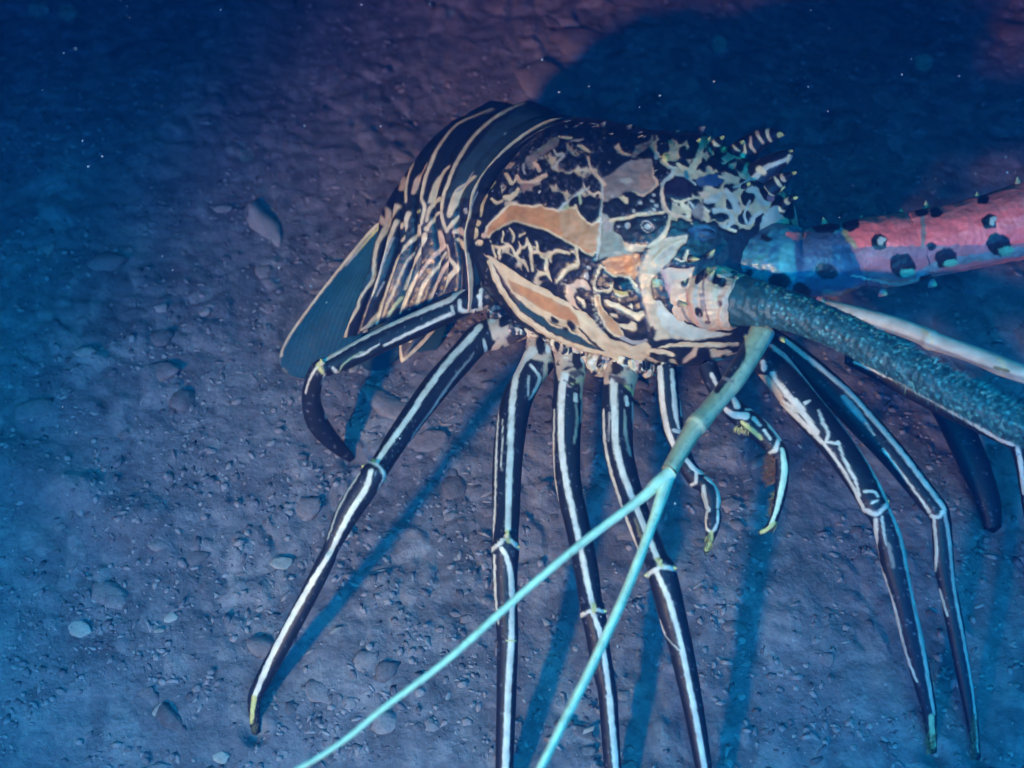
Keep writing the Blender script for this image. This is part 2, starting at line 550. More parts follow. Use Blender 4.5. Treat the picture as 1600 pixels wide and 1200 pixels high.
# ------------------------------------------------------------------ stones
rng = random.Random(8)
def stone_mesh(name, seed, sub=2, rough=0.22, flatness=0.55, angular=0.0):
    import bmesh
    bm = bmesh.new()
    bmesh.ops.create_icosphere(bm, subdivisions=max(sub, 1), radius=1.0)
    co = np.array([v.co[:] for v in bm.verts])
    r = 1 + rough * perlin(co[:, 0] * 1.3 + seed * 3.7, co[:, 1] * 1.3 + co[:, 2] * 0.9, seed) \
          + rough * 0.5 * perlin(co[:, 0] * 2.7 + co[:, 2] * 1.9, co[:, 1] * 2.7 + seed, seed + 50)
    co = co * r[:, None]
    rs = np.random.RandomState(seed)
    for _ in range(int(angular)):                    # knock flat facets off
        n = rs.normal(size=3); n /= np.linalg.norm(n)
        lim = 0.62 + 0.25 * rs.rand()
        d = co @ n
        co = co - n[None] * np.clip(d - lim, 0, None)[:, None]
    co[:, 2] *= flatness
    for v, c in zip(bm.verts, co):
        v.co = c
    me = bpy.data.meshes.new(name)
    bm.to_mesh(me); bm.free()
    for p in me.polygons:
        p.use_smooth = True
    return me

STONES = [stone_mesh('stone', 100 + i, 2, 0.42, 0.40 + 0.3 * rng.random(), 9) for i in range(16)]
for s in STONES:
    s.materials.append(M_STONE)

def put_stone(o, px, py, sx, sy, sz, rz, sink=0.35, tilt=0.2):
    z = ground_z(px, py)
    w = plan(px, py, z)
    k = U * (DIST - z) / DIST
    o.location = (w[0], w[1], w[2] + sz * k * (0.5 - sink))
    o.scale = (sx * k, sy * k, sz * k)
    o.rotation_euler = (rng.uniform(-tilt, tilt), rng.uniform(-tilt, tilt), rz)

n_stone = 0
tries = 0
while n_stone < 300 and tries < 6000:
    tries += 1
    px, py = rng.uniform(-60, 1660), rng.uniform(-40, 1230)
    dens = float(perlin(np.array([px / 170.0]), np.array([py / 130.0]), 77)[0])
    w = 0.35 + 0.9 * dens + 0.45 * math.exp(-((px - 720) / 420) ** 2 - ((py - 720) / 260) ** 2)
    if rng.random() > w:
        continue
    if n_stone < 40:
        a = rng.uniform(17, 34)
    else:
        a = rng.choice((6, 7, 8, 9, 10, 12, 14, 17))
    o = bpy.data.objects.new('stone', STONES[rng.randrange(16)])
    COL.objects.link(o)
    o.parent = seabed
    put_stone(o, px, py, a * rng.uniform(0.8, 1.35), a * rng.uniform(0.6, 0.95), a * rng.uniform(0.45, 0.8), rng.uniform(-0.7, 0.7), rng.uniform(0.45, 0.72))
    n_stone += 1

# gravel too small to pick apart: one mass
def gravel(n):
    base = []
    rs = np.random.RandomState(4)
    ico = [stone_mesh('tmp', 300 + i, 0 if i < 9 else 1, 0.55, 0.7, 2) for i in range(12)]
    geo = []
    for m in ico:
        co = np.empty(len(m.vertices) * 3); m.vertices.foreach_get('co', co)
        f = np.array([p.vertices[:] for p in m.polygons])
        geo.append((co.reshape(-1, 3), f))
    for m in ico:
        bpy.data.meshes.remove(m)
    px = rs.uniform(-80, 1680, n); py = rs.uniform(-60, 1240, n)
    keep = rs.rand(n) < 0.30 + 0.75 * perlin(px / 120.0, py / 90.0, 78) + 0.35 * np.exp(-((px - 480) / 420) ** 2 - ((py - 700) / 330) ** 2)
    px, py = px[keep], py[keep]; n = len(px)
    Y = 600.0 - py
    z = -(BODY_H + Y * CP) / (SP - Y * CP / DIST)
    W = plan(px, py, z)
    H = seabed_height(W[:, 0], W[:, 1])[0]
    size = U * (1.2 + 7.0 * rs.rand(n) ** 3.6)
    V, F, C = [], [], []
    off = 0
    for i in range(n):
        co, f = geo[(i % 9) if size[i] < 4.2 * U else 9 + i % 3]
        a = rs.uniform(0, 6.28); c_, s_ = math.cos(a), math.sin(a)
        q = co * (size[i] * np.array([1.25, 0.8, 0.55]) * rs.uniform(0.6, 1.4, 3))
        q = np.stack([q[:, 0] * c_ - q[:, 1] * s_, q[:, 0] * s_ + q[:, 1] * c_, q[:, 2]], 1)
        V.append(q + np.array([W[i, 0], W[i, 1], H[i] - size[i] * 0.05])); F.append(f + off); off += len(co)
        C.append(np.full(len(co), (rs.rand() - 0.30) * 0.5 + (0.35 if rs.rand() < 0.07 else 0)))
    me = mesh_np('gravel', np.vstack(V), None, tris=np.vstack(F), smooth=False)
    at = me.attributes.new('cell', 'FLOAT', 'POINT')
    at.data.foreach_set('value', np.concatenate(C).astype(np.float32))
    return me
tag(link('gravel', gravel(46000), M_SEABED, seabed), kind='stuff')

# stones and shell bits that stand out, each a thing of its own
def rock_thing(name, label, cat, px, py, sx, sy, sz, rz, mat, seed, flat=0.6, ang=5, sink=0.35, rough=0.3, group=None):
    m = stone_mesh(name, seed, 3, rough, flat, ang)
    m.materials.append(mat)
    o = link(name, m, mat)
    put_stone(o, px, py, sx, sy, sz, rz, sink, 0.12)
    return tag(o, label, cat, group)
rock_thing('limestone_pebble', 'large pale elongated pebble lying left of the tail fan', 'pebble', 415, 352, 50, 22, 20, -0.95, M_PALE, 501, 0.6, 4, 0.6)
rock_thing('limestone_pebble', 'small pale flat pebble just left of the large elongated one', 'pebble', 350, 327, 17, 9, 9, 0.05, M_PALE, 502)
rock_thing('limestone_pebble', 'pale oblong pebble low at the left edge below the dark slope', 'pebble', 134, 552, 19, 9, 9, 0.02, M_PALE, 503, 0.5, 6)
rock_thing('limestone_pebble', 'pale rounded pebble beside a small hollow left of the tail fan', 'pebble', 321, 488, 10, 9, 9, 0.3, M_PALE, 504)
rock_thing('limestone_pebble', 'dull round pebble just left of the pale one by the hollow', 'pebble', 252, 482, 10, 9, 8, 0.6, M_PALE, 505)
rock_thing('reef_rock', 'rounded brown rock near the top touching the edge of the big shadow', 'rock', 858, 128, 58, 40, 26, -0.5, M_STONE, 512, 0.6, 8, 0.72)
rock_thing('reef_rock', 'knobbly brown rock at the top edge right of centre', 'rock', 905, 62, 60, 36, 26, -0.35, M_STONE, 513, 0.6, 8, 0.72)
rock_thing('reef_rock', 'flat tan slab behind the rear leg with pinkish face', 'rock', 618, 640, 60, 26, 18, -0.55, M_STONE, 515, 0.45, 7, 0.45)
rock_thing('reef_rock', 'blunt brown stone under the lobster left of the second leg', 'rock', 672, 690, 34, 22, 20, 0.3, M_STONE, 516, 0.5, 6, 0.45)
rock_thing('reef_rock', 'squared stone on the seabed between the two small mouth limbs', 'rock', 1142, 790, 16, 15, 12, 0.1, M_STONE, 517, 0.6, 7, 0.4)
for (label, px, py, sx, sy, rz, sd) in [
        ('pale shell flake at lower left with a white lower edge', 125, 985, 25, 13, -0.35, 521),
        ('white broken shell chip, right of the pale flake at lower left', 268, 965, 13, 8, 0.5, 522),
        ('triangular pale shell chip left of the long striped leg', 440, 880, 19, 12, 0.2, 523),
        ('white curved shell sliver right of the striped leg low down', 524, 985, 13, 4, 0.6, 524),
        ('small white shell bit just below the white broken chip', 250, 985, 10, 5, 0.2, 525),
        ('small white shell bit between the third and fourth legs low down', 918, 1142, 14, 6, 0.4, 526),
        ('round white shell bit at the bottom edge left of the feeler', 345, 1184, 14, 11, 0.1, 527),
        ('pale blunt shell bit in the lower left corner', 250, 1110, 14, 10, 0.5, 528),
        ('small bright shell bit resting under the hind leg joint', 553, 577, 9, 8, 0.3, 529)]:
    rock_thing('shell_fragment', label, 'shell', px, py, sx, sy, 6, rz, M_SHELLY, sd, 0.5, 7, 0.2, 0.3, 'bleached shell bits on the seabed')

# ------------------------------------------------------------------ the spiny lobster
# --- pigment of the carapace and head
cp = Paint(730, 170, 1270, 600, 'D', 1.2, 3)
def L(pts, w, col='C', h=0.0): cp.line(pts, w, col, h)
# faint flecks in the dark
fr = random.Random(5)
for _ in range(260):
    x, y = fr.uniform(760, 1080), fr.uniform(215, 500)
    cp.dot(x, y, fr.uniform(0.7, 2.0), fr.uniform(0.7, 1.6), (0.10, 0.10, 0.13) if fr.random() < 0.8 else (0.3, 0.28, 0.3))
cp.net([(1050,262),(1110,262),(1180,285),(1244,300),(1244,350),(1160,360),(1090,352),(1050,345)], 25, 0.44, 'c', 201)
cp.net([(1000,212),(1120,216),(1200,250),(1180,285),(1100,262),(1030,250)], 25, 0.52, 'c', 202)
cp.net([(775,262),(840,215),(935,205),(935,300),(880,322),(790,322)], 27, 0.56, 'G', 203)
cp.net([(775,262),(840,228),(935,215),(935,300),(880,322),(790,322)], 27, 0.62, 'c', 203)
cp.net([(765,375),(900,392),(925,440),(880,470),(800,420)], 22, 0.60, 'c', 204)
cp.net([(940,455),(1005,470),(1000,525),(960,505)], 19, 0.58, 'C', 205)
for k in range(420):
    x, y = fr.uniform(780, 940), fr.uniform(210, 330)
    cp.dot(x, y, fr.uniform(0.8, 3.5), fr.uniform(0.6, 1.6), fr.choice(((0.03,0.035,0.05),(0.05,0.05,0.07),(0.09,0.09,0.11))), fr.uniform(0, 3))
# orange flank band
O1 = [(759,367),(761,354),(770,345),(780,336),(788,327),(797,320),(807,319),(817,322),(835,323),(846,321),(852,326),(865,327),(872,329),(886,326),(900,325),(905,334),(912,343),(925,352),(935,346),(938,338),(937,365),(934,392),(926,398),(918,396),(908,389),(900,385),(886,377),(867,366),(856,360),(840,355),(824,351),(810,346),(800,346),(790,351),(779,357),(770,362),(765,370)]
cp.poly(O1, 'O', 'C', 3.2)
cp.poly([(872,331),(900,327),(912,345),(925,354),(934,350),(934,388),(920,390),(900,380),(880,368)], 'o')
# cream network below the band
L([(798,356),(803,368),(802,377)], 3.2); L([(787,362),(786,378)], 2.4); L([(822,363),(812,369)], 3)
L([(776,385),(783,387),(798,384),(806,397),(811,404),(820,412),(826,424)], [5,4.5,4,4,4,5,3]); L([(780,386),(781,403)], 4)
L([(771,384),(774,402)], 4); L([(812,378),(814,388),(808,398)], [2,5,4]); L([(814,388),(822,384),(825,372)], [4,4,2.5])
L([(825,374),(830,392),(831,405),(834,422)], [3,5,5.5,3]); L([(840,378),(840,392),(832,395)], [3,5,4]); L([(840,392),(848,401),(855,405)], 4)
L([(855,405),(865,394),(871,391),(889,396)], [4.5,4,4,6]); L([(854,403),(855,420),(858,430)], [5,5.5,5])
L([(844,427),(851,427),(858,428)], [8,6,5]); L([(857,428),(862,438)], [5,2.5]); L([(900,384),(903,402),(904,412)], [4,4,5])
L([(905,412),(891,418),(880,428),(871,441)], [4,8,7,2]); cp.dot(918,431,4,6,'g'); cp.dot(921,417,3,3,'g')
# margin band with orange core, rim, dark crescent
cp.poly([(757,395),(782,409),(804,423),(814,431),(835,444),(854,451),(866,460),(885,470),(900,484),(914,487),(929,500),(939,515),(954,529),(975,533),(990,540),(1009,532),(1018,540),(1013,556),(1000,567),(985,566),(965,558),(945,548),(925,536),(905,520),(890,512),(876,510),(855,497),(835,488),(819,477),(799,456),(785,436),(771,412)], 'C')
cp.poly([(793,437),(815,446),(840,457),(865,468),(890,482),(903,497),(908,510),(885,502),(870,494),(848,484),(830,473),(810,460),(799,452)], 'o')
cp.poly([(808,446),(840,459),(870,474),(892,487),(902,502),(885,500),(865,490),(840,476),(815,459)], 'O')
cp.poly([(797,456),(815,474),(835,489),(855,498),(878,513),(898,519),(915,530),(930,541),(945,552),(920,542),(895,533),(870,520),(850,508),(830,495),(812,481)], 'T')
cp.dot(867,499,8,4,'D',0.6); cp.dot(893,508,9,5,'D',0.75); L([(906,512),(920,528),(947,550)], [3,4,2], 'D')
L([(852,495),(862,506),(876,512),(880,506)], 3); L([(883,504),(893,518),(903,521),(912,528),(923,536)], 3)
L([(766,408),(776,435),(791,462),(810,487),(830,502),(854,519),(880,532),(910,543),(941,551),(968,558)], [7,8,9,9,9,9,9,9,8,6], 'C', 5)
L([(771,412),(785,436),(799,457),(812,474)], [1.5,2.5,2.5,2], (0.09,0.05,0.05))
# arch, slivers, bone marks in front of the groove
cp.poly([(886,446),(897,441),(903,436),(910,435),(918,440),(924,453),(917,453),(908,448),(900,450),(897,462),(901,476),(911,487),(890,475),(884,462)], 'P')
L([(904,464),(911,470),(914,479)], [4,6,4], 'C')
for k in range(26):
    cp.dot(fr.uniform(921,934) + (k / 26) * 14, 448 + k * 2.9, fr.uniform(1.2, 3), fr.uniform(1, 2.4), 'g' if k % 2 else 'S')
cp.poly([(929,462),(936,461),(938,472),(943,484),(952,494),(963,504),(968,512),(976,526),(960,523),(950,515),(940,497),(932,480)], 'o', 'C', 2)
cp.poly([(965,505),(982,507),(987,500),(995,505),(994,516),(975,513)], 'C')
L([(973,526),(992,534),(1010,531)], 6, 'g')
cp.poly([(944,467),(955,469),(970,476),(991,487),(1005,486),(1007,492),(997,500),(990,495),(972,485),(950,476)], 'C')
L([(939,416),(931,438),(930,450),(937,454),(953,453),(959,441)], [4,3,3.5,4,6,4])
cp.dot(971,447,13,14,'D',0,6); cp.poly([(960,450),(971,452),(983,453),(981,460),(972,464),(963,460)], 'Y'); L([(961,452),(969,463),(981,460)], 2.5, 'C')
L([(939,415),(948,421),(958,430),(975,430),(986,436),(992,446),(1002,459)], [3,4,4,4,4,6,4])
cp.poly([(942,409),(955,400),(970,396),(987,396),(1000,397),(1000,410),(996,429),(992,436),(985,433),(970,430),(957,430),(950,424)], 'O')
cp.poly([(955,403),(978,400),(992,402),(990,420),(984,428),(966,427),(956,421)], 'A')
cp.poly([(940,332),(947,335),(954,342),(961,348),(959,360),(965,365),(972,369),(976,378),(985,382),(995,382),(1009,385),(1004,393),(980,397),(957,400),(942,404),(935,407),(936,385),(940,360)], 'S')
cp.poly([(942,336),(952,343),(958,350),(955,362),(944,366)], 'g')
cp.poly([(974,376),(985,382),(995,382),(1012,383),(1005,393),(988,395),(976,390)], 'c')
L([(955,345),(975,342),(1000,336),(1020,334),(1035,333),(1042,326)], 5.5); L([(1035,288),(1036,315),(1040,327),(1050,334),(1064,338),(1080,345)], [5,6,7,7,6,4], 'P')
L([(1049,335),(1045,352),(1040,364),(1030,374),(1014,385)], [5,5,7,7,5])
L([(1003,352),(1007,360),(1014,364),(1020,360),(1021,353),(1014,347),(1006,348),(1003,352)], 1.8, 'g'); cp.dot(1013,355,5,4,'g'); cp.dot(982,353,4,5,'g'); cp.dot(968,354,2.5,1.5,'g')
# brow patch and the marks on the back
cp.poly([(942,279),(957,272),(972,260),(987,252),(1000,251),(1019,250),(1019,265),(1021,275),(1026,288),(1019,296),(1004,305),(987,300),(977,301),(965,309),(947,316),(941,316),(939,296)], 'G')
cp.poly([(1000,268),(1018,270),(1023,287),(1012,296),(998,296)], (0.27,0.17,0.13)); cp.dot(979,282,9,5,'g')
L([(1020,262),(1022,276),(1027,288),(1018,297),(1004,305),(990,300)], [2,3,6,4,5,3], 'P')
cp.poly([(966,308),(975,306),(982,311),(982,318),(976,318)], 'C')
for (x, y) in [(1001,317),(991,331),(1022,305),(1020,315),(1026,322),(1022,328),(1015,332),(957,308),(948,314)]:
    cp.dot(x, y, 3, 2.5, 'g')
L([(944,288),(937,280),(928,270),(922,262),(919,246)], [7,6,6,5,4], 'P'); L([(904,229),(911,232),(919,238)], [5,7,4])
cp.poly([(960,231),(967,225),(971,235),(977,241),(991,244),(975,246),(965,241)], 'P'); L([(990,246),(1000,232),(1013,226),(1020,214)], [6,13,9,4], 'G')
L([(1025,248),(1027,240)], 5, 'K'); cp.dot(1041,247,6,7,'Y',0,5); L([(1034,251),(1041,258),(1047,263)], [7,7,4])
L([(1046,262),(1054,266),(1048,276),(1040,283),(1035,291)], 5, 'K')
cp.dot(1063,297,22,22,(0.012,0.008,0.022)); L([(1050,311),(1060,316),(1083,311)], [1.5,4,3], 'C'); L([(1057,274),(1073,278),(1087,289)], 3, 'K')
L([(1066,320),(1074,328),(1076,338)], [7,9,7]); L([(1078,317),(1091,333)], 4, 'K'); cp.poly([(1078,330),(1088,322),(1100,314),(1099,345),(1086,341)], 'G')
cp.poly([(820,257),(824,246),(840,236),(855,224),(874,214),(872,229),(852,240),(837,251),(828,262)], 'G'); L([(836,240),(856,226),(872,217)], 5, (0.15,0.16,0.12))
L([(874,214),(882,216),(893,216)], [3,5,3]); L([(894,221),(911,220)], 3.5, 'g'); L([(865,235),(870,243),(881,244),(874,252),(866,262)], [3,5,5,4,5], 'K')
L([(836,256),(843,266)], [7,6], 'P'); cp.poly([(785,255),(806,254),(797,266),(790,264)], 'P'); L([(784,257),(770,271),(758,290),(752,303)], [5,4,4,4], 'C')
L([(791,273),(800,286),(806,280)], [5,6,4], 'C'); L([(808,276),(815,286),(826,287),(838,282),(853,275)], [6,7,6,8,7], 'P')
cp.poly([(812,288),(840,286),(830,294),(818,303)], (0.26,0.16,0.13)); L([(818,258),(820,272)], 4, 'g'); L([(764,293),(771,286)], [5,7], 'Y')
L([(789,309),(796,309),(805,304),(810,297)], [5,10,8,6], 'C'); L([(769,311),(777,317),(786,314)], [4,6,4]); L([(761,306),(755,320),(752,336)], [4,6,4])
cp.dot(747,348,4,5,'C'); cp.dot(744,364,4,9,'C'); cp.dot(750,379,6,4,'C'); cp.dot(757,368,4,4,'P')
L([(921,293),(899,306),(884,318),(874,329)], [3,3,3.5,4], 'K'); L([(905,304),(908,318)], 4, 'y'); cp.poly([(878,328),(887,318),(892,326)], 'y'); L([(900,322),(905,334),(913,344)], 3, 'C')
L([(943,312),(936,304),(926,305),(919,298)], [5,8,6,4], 'P'); cp.dot(934,306,2.5,2.5,'D')
L([(940,282),(941,312),(938,345),(936,385),(931,408)], [2.5,3,3,3,3], 'K', -5)
L([(895,232),(915,248),(920,262)], 2, 'd', -2)
# cheek ridge
cp.poly([(1076,367),(1060,369),(1040,372),(1025,380),(1010,393),(1002,405),(998,422),(999,440),(1002,460),(1009,490),(1014,515),(1024,530),(1042,527),(1080,531),(1112,528),(1145,520),(1100,514),(1075,505),(1055,492),(1040,478),(1033,468),(1027,471),(1020,465),(1017,450),(1018,438),(1022,432),(1032,424),(1036,418),(1050,405),(1062,394),(1072,380)], 'c')
cp.poly([(1026,470),(1033,468),(1045,483),(1060,497),(1080,508),(1115,517),(1140,521),(1110,527),(1080,529),(1050,524),(1034,510),(1026,490)], (0.44,0.44,0.36))
L([(1012,400),(1005,425),(1006,455),(1014,490),(1024,512)], [3,5,5,5,3], 'P'); L([(1068,374),(1040,388),(1020,410)], 4, 'C', 3)
for k in range(22):
    t = fr.random(); x = 1005 + 30 * t + fr.uniform(0, 14); y = 500 - 110 * t + fr.uniform(-8, 8)
    L([(x, y), (x + fr.uniform(6, 12), y - fr.uniform(10, 18))], 0.9, (0.36,0.28,0.24))
L([(1012,392),(998,420),(1000,455),(1010,495),(1018,522)], [3,3,3,3,2], (0.11,0.08,0.08), -3)
cp.poly([(1022,432),(1030,434),(1036,447),(1041,464),(1052,478),(1066,496),(1060,498),(1045,486),(1032,468),(1024,466),(1018,450)], 'D'); cp.dot(1026,441,7,7,'y',0,5)
cp.poly([(1034,424),(1046,417),(1066,420),(1086,416),(1078,440),(1074,462),(1068,452),(1060,458),(1054,470),(1044,458)], 'P'); L([(1036,424),(1043,446),(1050,466)], 6, 'p')
cp.poly([(1057,461),(1067,452),(1073,466),(1074,479),(1064,474)], 'D'); L([(1050,470),(1062,474),(1070,482)], [6,9,5], 'y')
cp.poly([(1074,498),(1080,494),(1092,504),(1098,513),(1084,510)], 'D'); cp.dot(937 + 83, 518, 5, 9, 'D')
cp.dot(1071,396,12,16,'D',0.3); L([(1058,404),(1068,408),(1073,398),(1076,392)], [3,4,5,4], 'C'); cp.dot(1078,404,7,6,'C'); cp.dot(1090,400,10,14,'D')
L([(1060,258),(1068,264),(1078,266),(1090,252),(1096,232),(1096,218),(1111,218),(1109,232),(1114,243)], [6,8,11,12,8,5,4,4,4], 'C')
cp.dot(1074,232,2.5,4,'C'); cp.dot(1131,234,5,6,'Y'); L([(1072,270),(1074,277)], 7, 'E'); cp.dot(1098,284,9,8,'b'); cp.dot(1115,282,16,10,(0.02,0.06,0.14))
L([(1124,277),(1138,280),(1150,288)], [4,8,5], 'P'); L([(1130,256),(1146,247),(1158,246),(1163,222)], [4,5,7,3], 'C'); L([(1132,250),(1142,240),(1150,232)], [6,8,5], 'P'); L([(1161,272),(1172,255)], [5,9], 'C')
L([(1136,300),(1145,312),(1152,328)], [10,12,11], 'K'); L([(1148,294),(1166,284),(1182,272)], [4,6,8], 'K')
L([(1170,298),(1182,300),(1190,316),(1200,318)], [8,10,10,6], 'K'); L([(1106,314),(1118,310),(1126,302)], [12,13,6], 'K'); L([(1118,330),(1130,328),(1143,338),(1142,350),(1136,356),(1126,353)], [10,8,6,6,5,3], 'K')
L([(1092,302),(1104,306)], [4,12], 'P'); L([(1172,316),(1164,334),(1166,348)], 4, 'K'); L([(1170,350),(1180,338),(1190,332)], [4,8,5], 'K'); cp.dot(1205,346,14,26,'K',0.5); L([(1137,358),(1150,361)], 4, 'C')
L([(1206,282),(1216,276)], [6,9], 'P'); L([(1224,306),(1236,318)], [5,4], 'C'); cp.dot(1205,310,6,6,'V'); cp.dot(1228,290,8,12,(0.06,0.1,0.12),-0.4)
cp.poly([(1076,360),(1085,353),(1105,352),(1120,360),(1116,372),(1100,378),(1086,374)], 'B')
L([(1030,541),(1066,537),(1110,538),(1152,537)], [3,7,8,5], 'C'); L([(1016,546),(1034,548),(1052,553)], [6,8,5], 'C'); L([(1070,562),(1082,553),(1087,543)], [8,9,6], 'P')
cp.poly([(1108,544),(1136,545),(1150,552),(1142,566),(1128,580),(1116,566)], 'C'); cp.dot(1132,557,6,5,'D'); L([(1006,553),(1020,562),(1045,570),(1075,577)], [5,5,4,3], 'c'); L([(1050,562),(1058,572),(1070,576)], [7,7,3], 'C')
cp.soften(3)

# --- carapace surface: stations from hind margin to brow; top line, lower margin, depth of the middle
ST = [  # top x,y   bottom x,y   depth, semi-depth
    (900, 192, 752, 408, -92, 118), (893, 190, 757, 412, -84, 122), (893, 188, 772, 442, -72, 130), (905, 186, 800, 482, -55, 138),
    (930, 188, 850, 523, -28, 146), (965, 196, 912, 548, 8, 150), (1005, 204, 975, 566, 42, 148), (1050, 208, 1040, 572, 74, 142),
    (1092, 212, 1105, 566, 100, 132), (1130, 230, 1160, 540, 118, 112), (1168, 256, 1198, 490, 128, 88), (1200, 282, 1222, 440, 132, 62),
    (1224, 306, 1234, 390, 134, 34), (1234, 330, 1237, 358, 134, 8)]
SI = math.sin(math.radians(31)); CO = math.cos(math.radians(31))
def carapace():
    S = np.array(spline(ST, 26))
    nu = len(S)
    th = np.concatenate([np.linspace(0, math.pi, 330), np.linspace(math.pi, 2 * math.pi, 90)[1:-1]])
    T, B = S[:, 0:2], S[:, 2:4]
    C, A = (T + B) / 2, (T - B) / 2
    cth, sth = np.cos(th), np.sin(th)
    b = S[:, 5][:, None]
    # slightly boxy section
    sx = np.sign(sth) * np.abs(sth) ** 0.88
    X = C[:, 0][:, None] + A[:, 0][:, None] * cth - SI * b * sx
    Yp = C[:, 1][:, None] + A[:, 1][:, None] * cth + 0 * sx
    Z = S[:, 4][:, None] + CO * b * sx
    sa = np.abs(sx)
    Xn = C[:, 0][:, None] + A[:, 0][:, None] * cth - SI * b * sa
    Yn = Yp
    colr = cp.at(Xn.ravel(), Yn.ravel())
    hg = cp.at(Xn.ravel(), Yn.ravel(), True).reshape(X.shape)
    # tubercles and unevenness of the shell
    hg = hg + 2.6 * cp.dark(Xn.ravel(), Yn.ravel()).reshape(X.shape) + 1.6 * perlin(Xn / 26, Yn / 26, 61) + 0.9 * perlin(Xn / 9, Yn / 9, 62)
    nx = A[:, 0][:, None] * cth - SI * b * sx; ny = A[:, 1][:, None] * cth; nz = CO * b * sx
    ln = np.sqrt(nx ** 2 + ny ** 2 + nz ** 2) + 1e-6
    X, Yp, Z = X + nx / ln * hg, Yp + ny / ln * hg, Z + nz / ln * hg
    W = plan(X.ravel(), Yp.ravel(), Z.ravel())
    q = grid_quads(nu, len(th), True)
    # close the two ends
    m = len(th)
    v = [W]; c = [colr]; tris = []
    for e in (0, nu - 1):
        k = sum(len(a) for a in v)
        ring = W[e * m:(e + 1) * m]
        v.append(ring.mean(0)[None]); c.append(np.array([PIG['D']]))
        for j in range(m):
            a, b2 = e * m + j, e * m + (j + 1) % m
            tris.append((a, b2, k) if e else (b2, a, k))
    return mesh_np('carapace', np.vstack(v), q, np.vstack(c), tris=np.array(tris))

# --- root: the soft body that carries shell and limbs (breastplate and tail core), one continuous surface
core_paint = Paint(560, 300, 1240, 640, 'd', 1.0, 9)
for (x, y, rx, ry) in [(830,520,60,30),(900,560,60,26),(980,575,60,22),(1060,572,60,20),(1120,560,40,18)]:
    core_paint.dot(x, y, rx, ry, 'P')
for (x, y, rx, ry) in [(791,499,12,10),(809,516,9,14),(828,514,6,14),(845,538,8,14),(869,551,8,16),(901,562,8,14),(926,560,7,10),(965,572,10,12),(993,570,8,10),(1020,560,10,9),(1055,562,26,9),(1110,560,22,12)]:
    core_paint.dot(x, y, rx, ry, 'D')
cv, cq, cc, ct = tube([(610,400,-150,26),(650,360,-150,42),(720,345,-115,60),(790,390,-60,70),(850,440,-25,80),(930,470,15,88),(1010,490,45,80),(1090,490,75,68),(1150,470,95,46)], core_paint, step=4, around=64)
lobster = link('spiny_lobster', mesh_np('spiny_lobster', cv, cq, cc, tris=ct), M_SHELL)
tag(lobster, 'black and cream striped spiny lobster with orange flank bands standing on the seabed', 'lobster')
link('carapace', carapace(), M_SHELL, lobster)

